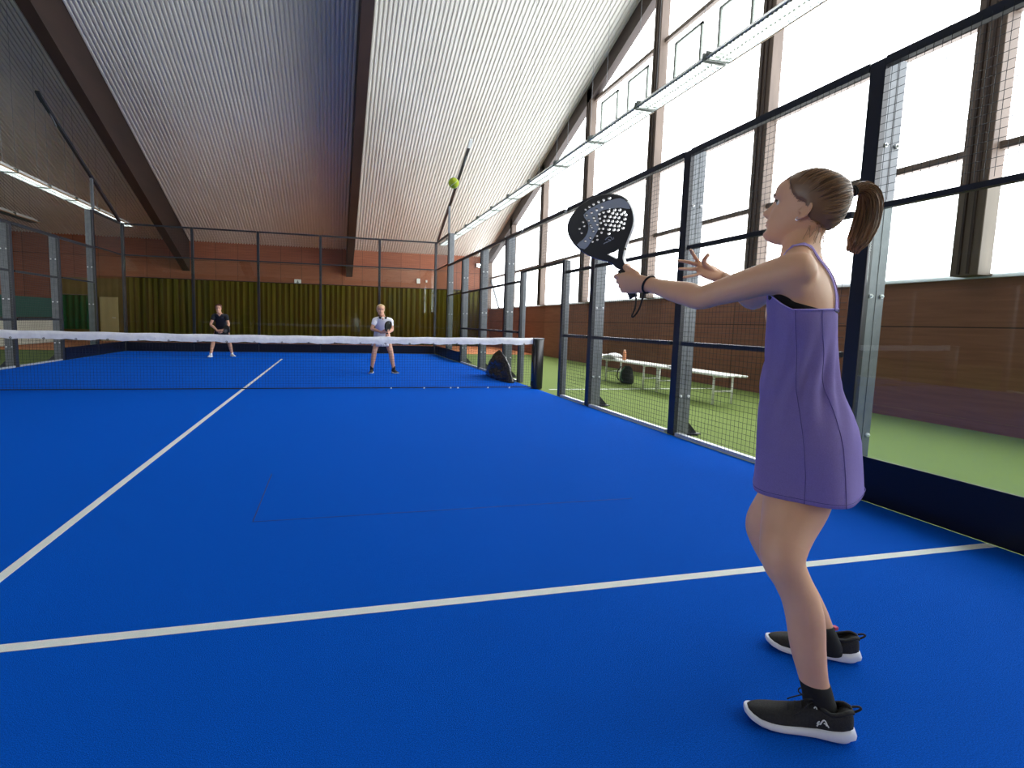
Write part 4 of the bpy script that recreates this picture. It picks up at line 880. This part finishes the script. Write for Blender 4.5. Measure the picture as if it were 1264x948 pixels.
# face details
def hp(a, b, c_): return hc+(f*a+s*b+u*c_)*hs
for sg, nm in ((1, 'left'), (-1, 'right')):
    bm = bmesh.new(); bmesh.ops.create_uvsphere(bm, u_segments=20, v_segments=14, radius=.0122*hs)
    bmesh.ops.translate(bm, verts=bm.verts[:], vec=hp(.0630, sg*.030, .001)); e = obj('eye', bm, M['eye_white'], body, True)
    bm = bmesh.new(); bmesh.ops.create_uvsphere(bm, u_segments=16, v_segments=10, radius=.0066*hs)
    bmesh.ops.translate(bm, verts=bm.verts[:], vec=hp(.0705, sg*.031, .0022)); obj('iris', bm, M['iris'], e, True) if False else obj('iris', bm, M['iris'], body, True)
    bm = bmesh.new(); tube(bm, [on_body(hp(.09, sg*y, z), .0005) for y, z in ((.016, .0185), (.024, .022), (.034, .0235), (.043, .020), (.050, .0145))], [.0016, .0022, .002, .0015, .0008], 6); obj('eyebrow', bm, M['brow'], body, True)
    bm = bmesh.new(); tube(bm, [hp(.0775-.55*abs(y-.030)**1.5*8*.1, sg*y, z) for y, z in ((.019, .002), (.025, .0065), (.031, .0078), (.038, .006), (.044, .001))], .0018, 5); obj('eyelash', bm, M['brow'], body, True)
bm = bmesh.new()
for z0, r_ in ((-.0605, .0022), (-.0702, .0027)):
    tube(bm, [on_body(hp(.10, y, z0+(.001-abs(y)*.12 if z0 > -.065 else abs(y)*.12)), -.0008) for y in (-.021, -.014, -.007, 0, .007, .014, .021)], [r_*.3, r_*.8, r_, r_, r_, r_*.8, r_*.3], 8)
obj('lips', bm, M['lip'], body, True)
bm = bmesh.new(); o_ = hp(-.006, .074, -.045)
tube(bm, [o_+(f*.005*math.cos(a)+u*.005*math.sin(a)) for a in [2*PI*i/14 for i in range(14)]], .0011, 6, closed=True)
bmesh.ops.create_icosphere(bm, subdivisions=2, radius=.0022, matrix=Matrix.Translation(o_+u*-.001)); obj('earring', bm, M['silver'], body, True)

# hair
def thick(d): return .0075+.003*max(0, -d.x)-.0045*max(0, min(1, d.x*1.5))
hair = hair_shell('hair', hb, hc, f, s, u, hs, std_hairline, thick, M['hairA'], wo)
tie = J['tie']
td = (tie-hc); tl = V((td.dot(f), td.dot(s), td.dot(u))).normalized()
bm = bmesh.new(); random.seed(11)
def slerp(a, b, t):
    w = math.acos(max(-1, min(1, a.dot(b))));
    if w < 1e-4: return a.copy()
    return (a*math.sin((1-t)*w)+b*math.sin(t*w))/math.sin(w)
cnt = 0
while cnt < 1500:
    z = random.uniform(-1, 1); a = random.uniform(0, 2*PI); q = math.sqrt(1-z*z); d0 = V((q*math.cos(a), q*math.sin(a), z))
    k = std_hairline(d0)
    if k < -.06 or (k > .14 and random.random() < .35): continue
    if d0.dot(tl) > .985: continue
    cnt += 1; pts = []; rs_ = []; n_ = 12; ph = random.uniform(0, 6.28); am = random.uniform(0, .012)
    for i in range(n_):
        t = i/(n_-1)*.97; dl = slerp(d0, tl, t)
        dl = (dl+V((0, math.sin(ph+t*5), math.cos(ph+t*4)))*am*math.sin(PI*t)).normalized()
        wd = f*dl.x+s*dl.y+u*dl.z; hit = hb.ray_cast(hc+wd*.4, -wd, .4); r = min((hit[0]-hc).length if hit[0] is not None else .08, .125*hs)
        edge = min(1, t*3.2)
        pts.append(hc+wd*(r+thick(dl)*edge+.0006+(.0020*math.sin(ph)+.0012)*edge)); rs_.append(.0005+.0011*min(1, t*6)*(1 if t < .9 else .7))
    pts.append(tie-td.normalized()*.004)
    rs_.append(.001)
    tube(bm, pts, rs_, 3, mi=random.choice((0, 0, 1, 1, 2)))
obj('hair_strands', bm, [M['hairA'], M['hairB'], M['hairC']], hair, True)
bm = bmesh.new()   # fly-aways and nape wisps
for i in range(70):
    if i == 34: obj('nape_wisps', bm, M['hairB'], hair, True); bm = bmesh.new()
    if i < 34:
        d0 = V((random.uniform(-.85, -.35), random.uniform(-.5, .75), random.uniform(-.72, -.5))).normalized(); dn = V((random.uniform(-.03, .01), random.uniform(-.015, .015), random.uniform(-.055, -.015)))
    else:
        d0 = V((random.uniform(-.6, .6), random.uniform(-.5, .5), .85)).normalized(); dn = V((random.uniform(-.02, .02), random.uniform(-.01, .01), random.uniform(.004, .014)))
    wd = f*d0.x+s*d0.y+u*d0.z; hit = hb.ray_cast(hc+wd*.4, -wd, .4); r = (hit[0]-hc).length if hit[0] is not None else .09
    p0 = hc+wd*(r+.008); e_ = f*dn.x+s*dn.y+u*dn.z
    tube(bm, catmull([p0, p0+e_*.4+wd*.004, p0+e_*.8+s*random.uniform(-.006, .006), p0+e_], 4), .0006, 3)
obj('crown_wisps', bm, M['hairB'], hair, True)
pony = [V(p) for p in R['pony']]; sp = catmull(pony, 5); n_ = len(sp)
bm = bmesh.new()
prof = [(0,.011),(.12,.017),(.3,.026),(.5,.036),(.75,.040),(.92,.032),(1,.016)]
ctr = [p+UP*-.0 for p in sp]
inn = (hc-ctr[n_//2]); inn.z = 0; inn.normalize()
side = inn.cross(UP)
rs = []
for i, p in enumerate(ctr):
    t = i/(n_-1); w = interp(prof, t)
    tt = (ctr[min(i+1, n_-1)]-ctr[max(i-1, 0)]).normalized()
    b_ = side; a_ = tt.cross(b_).normalized()
    cc = p+inn*.022*max(0, (t-.3)/.7)
    rs.append((cc, a_, w*.86, b_, w*.8))
loft(bm, rs, 20)
pt = obj('ponytail', bm, M['hairA'], hair, True)
bm = bmesh.new()
for q in range(1100):
    th = random.uniform(0, 2*PI); rad = math.sqrt(random.uniform(.45, 1.08)); ph = random.uniform(0, 6.28); L_ = random.uniform(.84, 1.05); pts = []; am = random.uniform(.0, .0035)
    for i in range(13):
        t = i/12*L_; ti = min(t, 1)*(n_-1); i0 = min(int(ti), n_-2); fr_ = ti-i0
        c_, A_, wa, B_, wb = rs[i0]; c2, A2, wa2, B2, wb2 = rs[i0+1]
        w1 = wa+(wa2-wa)*fr_; w2 = wb+(wb2-wb)*fr_; w1 = max(w1, .016 if t > .8 else w1); w2 = max(w2, .014 if t > .8 else w2)
        p = c_.lerp(c2, fr_)+A_.lerp(A2, fr_)*w1*rad*math.cos(th+.5*t)+B_.lerp(B2, fr_)*w2*rad*math.sin(th+.5*t)
        p += side*am*math.sin(ph+t*9)+A_*am*math.cos(ph+t*8)
        if t > 1: p += (sp[-1]-sp[-3]).normalized()*(t-1)*.2
        pts.append(p)
    tube(bm, pts, [.0012 if i < 9 else .0009 for i in range(13)], 3, mi=random.choice((0, 1, 1, 1, 2)))
obj('ponytail_strands', bm, [M['hairA'], M['hairB'], M['hairC']], pt, True)
bm = bmesh.new(); tdn = (pony[1]-pony[0]).normalized()
a_ = tdn.cross(UP).normalized(); b_ = tdn.cross(a_)
for k in (-.003, .003):
    tube(bm, [tie+tdn*k+(a_*math.cos(q)+b_*math.sin(q))*.0135 for q in [2*PI*i/20 for i in range(20)]], .0035, 7, closed=True)
obj('hair_tie', bm, M['bra'], hair, True)

# dress
D = R['dress']
zs = [d[2] for d in D]
bt_ = [(1.30,.150),(1.20,.150),(1.12,.135),(1.05,.130),(.98,.140),(.92,.158),(.84,.178),(.76,.186),(.66,.200)]
rs = []; nring = 56
for i in range(nring+1):
    t = i/nring; zt_ = 1.232; z = zt_+(.678-zt_)*t
    tabx = [(d[2], V(d[:3])) for d in D][::-1]
    # interpolate centre and half-depth by height
    def at(z):
        for (z0, p0), (z1, p1) in zip(tabx, tabx[1:]):
            if z <= z1: q = max(0, (z-z0)/(z1-z0)); return p0.lerp(p1, q)
        return tabx[-1][1].copy()
    hwt = interp([(d[2], d[3]) for d in D][::-1], z)
    c_ = at(z)
    b_w = interp(bt_[::-1], z); a_w = math.sqrt(max(.004, hwt**2-(b_w*.078)**2))*1.0+.001
    a_w -= .004*max(0, 1-t*8)
    def zf(p, th, t=t, z=z, c_=c_, a_w=a_w, b_w=b_w):
        ft = math.cos(th); sd = math.sin(th)
        top = max(0, 1-t*5)
        kk = 1-.26*min(1, max(0, (t-.35)/.5)); q_ = abs(ft)**kk, abs(sd)**kk
        p = c_+F*a_w*math.copysign(q_[0], ft)+Lf*b_w*math.copysign(q_[1], sd); p.z += top*(.062*max(0, ft)**1.2+(-.008)*abs(sd))
        n_ = (p-c_); n_.z = 0; n_.normalize()
        # cloth folds: diagonal drag lines over the waist, soft flutes towards the hem
        k = 0
        w = math.exp(-((z-1.02)/.11)**2)
        k += .0085*w*math.sin((z*1.3+th*.20)*42+1.0)*max(0, math.sin(th+2.4))**1
        k += .0075*w*math.sin((z*.9-th*.34)*38)*max(0, math.sin(th-.5))
        k += .0050*max(0, t-.45)*math.sin(th*5+1.3+z*3)*1.6
        k += .006*noise.noise(V((p.x*9, p.y*9, p.z*4)))*min(1, t*3)
        return p+n_*k
    rs.append((c_, F, a_w, Lf, b_w, zf))
bm = bmesh.new(); RR = loft(bm, rs, 96, caps=False)
seam_pts = {}
for nm, idx in (('a', 25), ('b', 36)):
    seam_pts[nm] = [RR[i][idx].co.copy() for i in range(0, nring+1)]
hem = [v.co.copy() for v in RR[-1]]; topl = [v.co.copy() for v in RR[0]]
bmesh.ops.solidify(bm, geom=bm.faces[:], thickness=.0022)
dress = obj('dress', bm, M['dress'], wo, True)
cen = V((-.11, .026, 0))
def outw(p, k): n_ = V((p.x+.11, p.y-.026, 0)).normalized(); return p+n_*k
bm = bmesh.new()
for nm in seam_pts: tube(bm, [outw(p, .0006) for p in seam_pts[nm]], .0011, 5)
tube(bm, [outw(p, .0015)+UP*.012 for p in hem], .0009, 5, closed=True)
obj('seams', bm, M['dress_seam'], dress, True)
bm = bmesh.new(); tube(bm, [outw(p, .0008) for p in topl], .0022, 6, closed=True); obj('neckline_binding', bm, M['dress'], dress, True)
# straps, following the body
def strap(nm, pts, w, m_, par, off=.0025):
    P_ = catmull(pts, 5); P_ = [on_body(p, off) for p in P_]
    bm = bmesh.new(); prev = None
    for i, p in enumerate(P_):
        t = (P_[min(i+1, len(P_)-1)]-P_[max(i-1, 0)]).normalized(); n_ = bb.find_nearest(p)[1]; a = t.cross(n_).normalized()
        v = [bm.verts.new(q) for q in (p-a*w, p+a*w, p+a*w+n_*.0018, p-a*w+n_*.0018)]
        if prev:
            for j in range(4): bm.faces.new((prev[j], prev[(j+1) % 4], v[(j+1) % 4], v[j]))
        else: bm.faces.new(v[::-1])
        prev = v
    bm.faces.new(prev); return obj(nm, bm, m_, par, True)
bc = V((-.15, .03, 0))
for sg, a0, a1 in ((1, .030, .060), (-1, .030, .060)):
    pts = [bc-F*.10+Lf*sg*.040+UP*1.225, bc-F*.12+Lf*sg*.034+UP*1.28, bc-F*.10+Lf*sg*.044+UP*1.34, bc-F*.05+Lf*sg*.060+UP*1.385, bc+F*.00+Lf*sg*.072+UP*1.395, bc+F*.06+Lf*sg*.078+UP*1.36, bc+F*.12+Lf*sg*.080+UP*1.29]
    strap('shoulder_strap', pts, .0052, M['dress'], dress)
    strap('shoulder_strap', [p+Lf*sg*.014 for p in pts], .0032, M['dress'], dress, .003)
# black sports top showing above the dress edge
bm = bmesh.new(); rows = []
for k, (dz, off) in enumerate(((-.05, .001), (.0, .0015), (.002, .0015))):
    rows.append([bm.verts.new(on_body(p+UP*(dz+(.024*max(0, math.cos(2*PI*i/96-.75)) if k == 2 else 0)), off)) for i, p in enumerate(topl)])
for a, b in zip(rows, rows[1:]):
    for i in range(96): bm.faces.new((a[i], a[(i+1) % 96], b[(i+1) % 96], b[i]))
bmesh.ops.solidify(bm, geom=bm.faces[:], thickness=.0015)
obj('sports_top', bm, M['bra'], wo, True)

# shoes and socks
for nm, hl, te, an, st, lg in (('n', nheel, ntoe, n_an, R['nleg'], True), ('f', fheel, ftoe, f_an, R['fleg'], False)):
    sh = add_shoe('shoe', wo, hl, te, UP, M['sole'], M['shoe'], True, side=1, logo=True)
    dr = (te-hl).normalized(); lf = UP.cross(dr)
    pz = [V(q[0]) for q in st][::-1]; rz_ = [q[1] for q in st][::-1]
    def on_leg(z):
        for i in range(len(pz)-1):
            if z <= pz[i+1].z: q = max(0, (z-pz[i].z)/(pz[i+1].z-pz[i].z)); return pz[i].lerp(pz[i+1], q), rz_[i]+(rz_[i+1]-rz_[i])*q
    zt = .142 if nm == 'n' else .128
    ax = (on_leg(.16)[0]-on_leg(.10)[0]).normalized()
    bm = bmesh.new(); base = (hl+dr*.075).lerp(V((pz[0].x, pz[0].y, 0)), .5); base.z = .048
    ptop, rtop = on_leg(zt); pm, rm = on_leg(.10)
    loft(bm, [(pz[0]-UP*.035, dr, .046, lf, .040), (pz[0]-UP*.01, dr, .046, lf, .041), (pm, dr, rm*1.14, lf, rm*1.08), (ptop, dr, rtop*1.08, lf, rtop*1.08), (ptop+ax*.003, dr, rtop*.97, lf, rtop*.97)], 26)
    top = ptop; rr = rtop
    so = obj('sock', bm, M['sock'], wo, True)
    if nm == 'f':
        bm = bmesh.new(); bx(bm, -.008, .008, -.008, .008, 0, .012); bevel(bm, .002); tb = obj('sock_tab', bm, mat('pink tab', (.5, .05, .12), .7), so); tb.location = top-dr*(rr*1.05)-ax*.016

# ===== racket of the woman =====
rt = bpy.data.objects.new('padel_racket', None); COL.objects.link(rt); rt.empty_display_size = .1
rt.matrix_world = Matrix(((RS.x, RA.x, RN.x, RC.x+O.x), (RS.y, RA.y, RN.y, RC.y+O.y), (RS.z, RA.z, RN.z, RC.z+O.z), (0, 0, 0, 1)))
tag(rt, 'black padel racket with a grey band, held up by the woman in lavender', 'racket')
def curve_plate(name, polys, ext, z, m_, parent, bev=0):
    cu = bpy.data.curves.new(name, 'CURVE'); cu.dimensions = '2D'; cu.fill_mode = 'BOTH'; cu.extrude = ext; cu.bevel_depth = bev; cu.bevel_resolution = 2
    for p_ in polys:
        sp_ = cu.splines.new('POLY'); sp_.points.add(len(p_)-1)
        for i, (x, y) in enumerate(p_): sp_.points[i].co = (x, y, 0, 1)
        sp_.use_cyclic_u = True
    t_ = bpy.data.objects.new(name, cu); COL.objects.link(t_); bpy.context.view_layer.update()
    me = bpy.data.meshes.new_from_object(t_.evaluated_get(bpy.context.evaluated_depsgraph_get())); bpy.data.objects.remove(t_); bpy.data.curves.remove(cu)
    me.materials.clear(); o_ = obj(name, me, m_, parent); o_.location.z = z; return o_
def smooth_closed(P_, k=4):
    n = len(P_); out = []
    for i in range(n):
        a, b, c_, d = [V((*P_[(i+j) % n], 0)) for j in (-1, 0, 1, 2)]
        for j in range(k):
            t = j/k; q = .5*((2*b)+(c_-a)*t+(2*a-5*b+4*c_-d)*t*t+(3*b-a-3*c_+d)*t**3); out.append((q.x, q.y))
    return out
def circ(x, y, r, n=10): return [(x+r*math.cos(2*PI*i/n), y+r*math.sin(2*PI*i/n)) for i in range(n)]
def inside(pt, poly):
    x, y = pt; c_ = False
    for i in range(len(poly)):
        x1, y1 = poly[i]; x2, y2 = poly[i-1]
        if (y1 > y) != (y2 > y) and x < (x2-x1)*(y-y1)/(y2-y1)+x1: c_ = not c_
    return c_
outl = smooth_closed(R['rout'], 4); M['rk_black'] = mat('black carbon racket face', (.010, .010, .011), .38, spec=.5)
M['rk_grey'] = mat('pale grey racket print', (.36, .41, .46), .45); M['rk_blue'] = mat('blue racket edge', (.01, .03, .16), .3); M['rk_white'] = mat('white racket edge', (.75, .77, .78), .35)
dots = [tuple(p) for p in R['rdots']]; hole = smooth_closed(R['rhole'], 3)
face = curve_plate('frame_and_face', [outl, hole]+[circ(x, y, .0044+.0014*max(0, min(1, (x+.03)/.05))) for x, y in dots], .0165, 0, M['rk_black'], rt, .0)
sw = smooth_closed(R['rsw'], 2)
far_in = [p for p in dots if inside(p, sw) and min((p[0]-a)**2+(p[1]-b)**2 for a, b in sw) > .0065**2]
curve_plate('grey_band', [sw]+[circ(x, y, .0060) for x, y in far_in], .0004, .0171, M['rk_grey'], face)
bm = bmesh.new()
for q in R['rtxt']: tube(bm, [(x, y, .0170) for x, y in q], .0016, 5)
obj('printed_mark', bm, M['rk_grey'], face)
bm = bmesh.new(); n_ = len(outl); ring_ = []
for i in range(n_):
    p, a, b = V((*outl[i], 0)), V((*outl[i-1], 0)), V((*outl[(i+1) % n_], 0)); t = (b-a).normalized(); nn = V((t.y, -t.x, 0))
    if nn.dot(p-V((0, .0, 0))) < 0 and p.y > -.08: nn = -nn
    if inside((p.x+nn.x*.002, p.y+nn.y*.002), outl): nn = -nn
    ring_.append([bm.verts.new(p+nn*o_+UP*z_) for o_, z_ in ((.0002, -.0165), (.0032, -.012), (.0042, 0), (.0032, .012), (.0002, .0165))])
for i in range(n_):
    x, y = outl[i]; mi = 0
    if x < -.01 and -.16 < y < -.0: mi = 1
    if x > .05 and -.13 < y < .03 or (x > .02 and -.17 < y < -.12): mi = 2
    for j in range(4): bm.faces.new((ring_[i][j], ring_[i][j+1], ring_[(i+1) % n_][j+1], ring_[(i+1) % n_][j])).material_index = mi
obj('edge_guard', bm, [M['rk_black'], M['rk_blue'], M['rk_white']], rt, True)
bm = bmesh.new(); loft(bm, [((0, -y, 0), (1, 0, 0), a, (0, 0, 1), b) for y, a, b in ((.185, .015, .013), (.20, .0155, .0145), (.290, .0155, .0145), (.298, .017, .016), (.302, .015, .014))], 20, power=.8); hd = obj('handle', bm, M['black'], rt, True)
bm = bmesh.new()
for i in range(11):
    y = -.20-.0095*i; tube(bm, [(.0158*math.cos(a), y-.0095*a/(2*PI), .0148*math.sin(a)) for a in [2*PI*q/16 for q in range(17)]], .0008, 4)
obj('grip_tape', bm, M['rk_black'], hd)
bm = bmesh.new(); stp = [V(p)-RC for p in R['strap']]
X_ = (nwr-G0); ax = (nwr-nel).normalized(); a_ = ax.cross(UP).normalized(); b_ = ax.cross(a_)
wrp = nwr-ax*.006
lp = catmull([V(R['strap'][0])]+[V(q) for q in R['strap'][1:]], 5)
def to_r(p): q = p-RC; return V((q.dot(RS), q.dot(RA), q.dot(RN)))
tube(bm, [to_r(p) for p in lp], .0034, 6)
tube(bm, [to_r(wrp+(a_*math.cos(q)*.0275+b_*math.sin(q)*.031)+ax*.006*math.sin(q)) for q in [2*PI*i/24 for i in range(24)]], .0036, 6, closed=True)
obj('wrist_strap', bm, M['bra'], rt, True)

# ===== far players =====
def far_player(loc, label, p):
    r = empty('person', loc); tag(r, label, 'person')
    bm = bmesh.new(); X = V((1, 0, 0)); Y = V((0, 1, 0))
    lean = p['lean']; hz = p['hip']; sz = p['sh']
    def sp_(t): return V((p.get('cx', 0), .16-(.16+lean)*t, hz+(sz-hz)*t))
    def trow(k): return [(sp_(0)-UP*.05, X, .10*k, Y, .09*k), (sp_(0), X, .165*k, Y, .115*k), (sp_(.2), X, .155*k, Y, .11*k), (sp_(.42), X, .13*k, Y, .10*k), (sp_(.65), X, .145*k, Y, .105*k), (sp_(.85), X, .155*k, Y, .10*k), (sp_(1.0), X, .13*k, Y, .075*k), (sp_(1.08), X, .06*k, Y, .055*k)]
    loft(bm, trow(1), 24)
    hc_ = V(p['head']); hf_ = V(p.get('face', (0, -1, -.05))).normalized(); ff, ss, uu = add_head(bm, hc_, hf_, UP, 1.05, 40, 48)
    limb(bm, [(sp_(1.0), .056), (mixp(sp_(1.05), hc_, .5), .050), (hc_-UP*.05+Y*.02, .05)], 16)
    for i, A_ in enumerate(p['arms']):
        a, b, c_ = [V(q) for q in A_]
        limb(bm, [(a, .052), (mixp(a, b, .5), .043), (b, .036), (mixp(b, c_, .3), .037), (mixp(b, c_, .8), .026), (c_, .023)], 16)
    rkc, rka = V(p['rk']), V(p['rka']).normalized(); G = rkc-rka*.22
    w0, w1 = V(p['arms'][0][2]), V(p['arms'][1][2])
    grip_hand(bm, G, rka, w1, (0, -1, .2)); grip_hand(bm, G+rka*.10, rka, w0, (0, -1, .4))
    for L_ in p['legs']:
        P_ = [V(q) for q in L_]
        h_, k_, a_ = P_[:3]
        limb(bm, [(h_, .088), (mixp(h_, k_, .4), .078), (mixp(h_, k_, .8), .060), (k_, .054), (mixp(k_, a_, .3)+Y*.008, .055), (mixp(k_, a_, .7), .042), (a_, .034), (a_-UP*.05, .034)], 18)
    b_ = remeshed('body', bm, .0065, 3, [M['skin_far']], r)
    bv = bvh_of(b_)
    # hair
    tmpb = bmesh.new(); add_head(tmpb, hc_, hf_, UP, 1.05, 40, 48); to = obj('tmp', tmpb, []); hb_ = bvh_of(to); me_ = to.data; bpy.data.objects.remove(to); bpy.data.meshes.remove(me_)
    ha = hair_shell('hair', hb_, hc_, ff, ss, uu, 1.05, std_hairline, lambda d: .014+.006*max(0, -d.x), p['hair'], r, (48, 32))
    bm = bmesh.new(); bmesh.ops.create_icosphere(bm, subdivisions=3, radius=.04, matrix=Matrix.Translation(hc_+Y*.115+UP*p.get('bun', .04))); obj('bun', bm, p['hair'], ha, True)
    for sg in (1, -1):
        bm = bmesh.new(); bmesh.ops.create_uvsphere(bm, u_segments=12, v_segments=8, radius=.0075); bmesh.ops.translate(bm, verts=bm.verts[:], vec=hc_+ff*.077+ss*sg*.031+uu*.001); obj('eye', bm, M['iris'], b_, True)
    bm = bmesh.new(); tube(bm, [hc_+ff*(.088-abs(y)*.25)+ss*y-uu*.065 for y in (-.02, -.01, 0, .01, .02)], [.001, .003, .0035, .003, .001], 6); obj('lips', bm, M['lip'], b_, True)
    # shirt with sleeves
    bm = bmesh.new(); loft(bm, [(q[0], q[1], q[2]+.012, q[3], q[4]+.012) for q in trow(1)[1:7]]+[(sp_(1.04), X, .085, Y, .07)], 28)
    for A_ in p['arms']:
        a, b = V(A_[0]), V(A_[1]); limb(bm, [(mixp(sp_(.95), a, .5), .062), (a, .060), (mixp(a, b, p['sleeve']*.6), .056), (mixp(a, b, p['sleeve']), .055)], 16)
    sh = remeshed('shirt', bm, .0075, 3, [p['top']], r)
    if p.get('collar'):
        bm = bmesh.new()
        for sg in (1, -1): loft(bm, [(sp_(1.07)+X*sg*.035+Y*(-.03), X, .03, Y, .02), (sp_(1.03)+X*sg*.062+Y*(-.062), X, .034, Y, .014), (sp_(.93)+X*sg*.052+Y*(-.095), X, .020, Y, .010)], 12)
        obj('collar', bm, M['black_cloth'], sh, True)
        bm = bmesh.new(); loft(bm, [(sp_(1.0)+Y*-.088, X, .022, Y, .006), (sp_(.93)+Y*-.105, X, .012, Y, .005), (sp_(.86)+Y*-.112, X, .003, Y, .004)], 10); obj('open_neck', bm, M['skin_far'], sh, True)
    else:
        bm = bmesh.new(); loft(bm, [(sp_(1.02)+Y*-.073, X, .052, Y, .008), (sp_(.95)+Y*-.102, X, .034, Y, .006), (sp_(.87)+Y*-.116, X, .004, Y, .004)], 10); obj('open_neck', bm, M['skin_far'], sh, True)
        bm = bmesh.new(); c_ = sp_(.78)+X*.07+Y*-.118; tube(bm, [c_+X*x+UP*z for x, z in ((-.016, -.006), (-.008, .008), (0, -.002), (.009, .009), (.017, -.004))], .0035, 6); obj('chest_mark', bm, M['steel_grey'], sh)
    # skirt
    bm = bmesh.new(); c0 = sp_(.18); rs_ = []
    for i in range(9):
        t = i/8; c_ = c0+V((0, -.03*t, (p['hem']-c0.z)*t))
        rs_.append((c_, X, .165+(p['skw']-.165)*t, Y, .125+.06*t, (lambda q, th, t=t, c_=c_: q+(q-c_)*.05*t*math.sin(th*11))))
    loft(bm, rs_, 66, caps=False); bmesh.ops.solidify(bm, geom=bm.faces[:], thickness=.004); obj('skirt', bm, p['bottom'], r, True)
    for L_, te in zip(p['legs'], p['toes']):
        a_ = V(L_[2]); te = V(te); te.z = 0; hl = V((a_.x, a_.y, 0)); dr = (te-hl).normalized(); hl = hl-dr*.06
        add_shoe('shoe', r, hl, hl+dr*.26, UP, p['sole'], p['shoe'], False)
        lf = UP.cross(dr); bm = bmesh.new(); loft(bm, [(V((a_.x, a_.y, .05)), dr, .042, lf, .034), (V((a_.x, a_.y, .10)), dr, .042, lf, .038), (V((a_.x, a_.y, p['sock'])), dr, .041, lf, .039)], 18); obj('sock', bm, p['sockm'], r, True)
    # racket
    rr_ = bpy.data.objects.new('padel_racket', None); COL.objects.link(rr_); rr_.empty_display_size = .1
    N_ = V(p['rkn']); N_ = (N_-rka*N_.dot(rka)).normalized(); S_ = rka.cross(N_); C_ = rkc+V(loc)
    rr_.matrix_world = Matrix(((S_.x, rka.x, N_.x, C_.x), (S_.y, rka.y, N_.y, C_.y), (S_.z, rka.z, N_.z, C_.z), (0, 0, 0, 1)))
    tag(rr_, p['rklabel'], 'racket')
    o_ = curve_plate('frame_and_face', [outl, hole]+[circ(x, y, .0058, 6) for x, y in dots], .0165, 0, M['rk_black'], rr_)
    curve_plate('printed_panel', [circ(.04, -.02, .05, 24) if p.get('mark') else circ(0, .06, .012, 12)], .0004, .0171, p.get('mark') or M['rk_grey'], o_)
    bm = bmesh.new(); tube(bm, [(0, -.185, 0), (0, -.32, 0)], .0155, 12); obj('handle', bm, M['black'], rr_, True)
    return r
far_player((-1.73, 7.62, 0), 'far player in a black shirt and skirt with white shoes, crouching behind the net', dict(
    lean=.10, hip=.80, sh=1.225, head=(-.03, -.12, 1.395), hem=.55, skw=.23, sleeve=.42, top=M['black_cloth'], bottom=M['black_cloth'], hair=mat('auburn hair', (.10, .032, .016), .5), bun=.09,
    arms=[((-.160, -.09, 1.185), (-.235, -.16, .93), (-.03, -.33, .765)), ((.165, -.09, 1.175), (.235, -.15, .94), (.10, -.30, .745))],
    legs=[((-.09, .14, .80), (-.215, .00, .45), (-.247, .03-.20, .09)), ((.09, .14, .80), (.20, .06, .45), (.255, .17, .09))], toes=[(-.27, -.40, 0), (.35, .0, 0)],
    rk=(.22, -.40, .80), rka=(.75, -.25, .25), rkn=(0, -1, .4), rklabel='dark racket held low by the far player in black', mark=M['steel_grey'],
    sole=M['white_shoe'], shoe=M['white_shoe'], sock=.12, sockm=M['white_cloth']))
far_player((2.50, 2.80, 0), 'blonde far player in white polo and skirt, black collar, behind the net', dict(
    lean=.08, hip=.84, sh=1.225, cx=-.03, head=(-.075, -.10, 1.395), hem=.60, skw=.215, sleeve=.45, top=M['white_cloth'], bottom=M['white_cloth'], hair=mat('blonde hair', (.66, .46, .24), .45), bun=.02, collar=True,
    arms=[((-.19, -.07, 1.175), (-.265, -.10, .98), (-.07, -.27, .915)), ((.14, -.07, 1.165), (.175, -.10, .97), (.07, -.26, .90))],
    legs=[((-.10, .12, .84), (-.20, -.02, .47), (-.25, .03, .10)), ((.07, .12, .84), (.16, -.02, .47), (.235, .03, .10))], toes=[(-.30, -.2, 0), (.32, -.2, 0)],
    rk=(.065, -.34, 1.06), rka=(.12, -.15, 1), rkn=(1, -.75, 0), rklabel='black racket held upright by the blonde far player in white', mark=None,
    sole=M['sole'], shoe=M['shoe'], sock=.16, sockm=M['sock']))
# ------------------------------------------------------------------ camera, light
cam = bpy.data.cameras.new('camera'); co = bpy.data.objects.new('camera', cam); COL.objects.link(co)
yaw, pit, rol, fpx = .2435, .0986, .0248, 654.97
fw = V((math.sin(yaw)*math.cos(pit), math.cos(yaw)*math.cos(pit), -math.sin(pit)))
r0 = V((math.cos(yaw), -math.sin(yaw), 0)); u0 = r0.cross(fw)
rr = r0*math.cos(rol)+u0*math.sin(rol); uu = u0*math.cos(rol)-r0*math.sin(rol)
co.matrix_world = Matrix(((rr.x, uu.x, -fw.x, 1.4195), (rr.y, uu.y, -fw.y, -9.0164), (rr.z, uu.z, -fw.z, 1.1659), (0, 0, 0, 1)))
cam.sensor_fit = 'HORIZONTAL'; cam.sensor_width = 36; cam.lens = 36*fpx/1264; cam.clip_start = .05; cam.clip_end = 200
cam.shift_x = 58.94/1264; cam.shift_y = -11.07/1264
SC.camera = co
w = bpy.data.worlds.new('world'); SC.world = w; w.use_nodes = True
w.node_tree.nodes['Background'].inputs[0].default_value = (.75, .85, 1, 1); w.node_tree.nodes['Background'].inputs[1].default_value = .4
SC.view_settings.view_transform = 'Standard'; SC.view_settings.look = 'None'; SC.view_settings.gamma = 1; SC.view_settings.use_curve_mapping = False
SC.view_settings.exposure = 1.45
SC.cycles.use_denoising = True; SC.cycles.max_bounces = 8; SC.cycles.diffuse_bounces = 4; SC.cycles.glossy_bounces = 4; SC.cycles.transparent_max_bounces = 24; SC.cycles.transmission_bounces = 6
SC.cycles.sample_clamp_indirect = 8
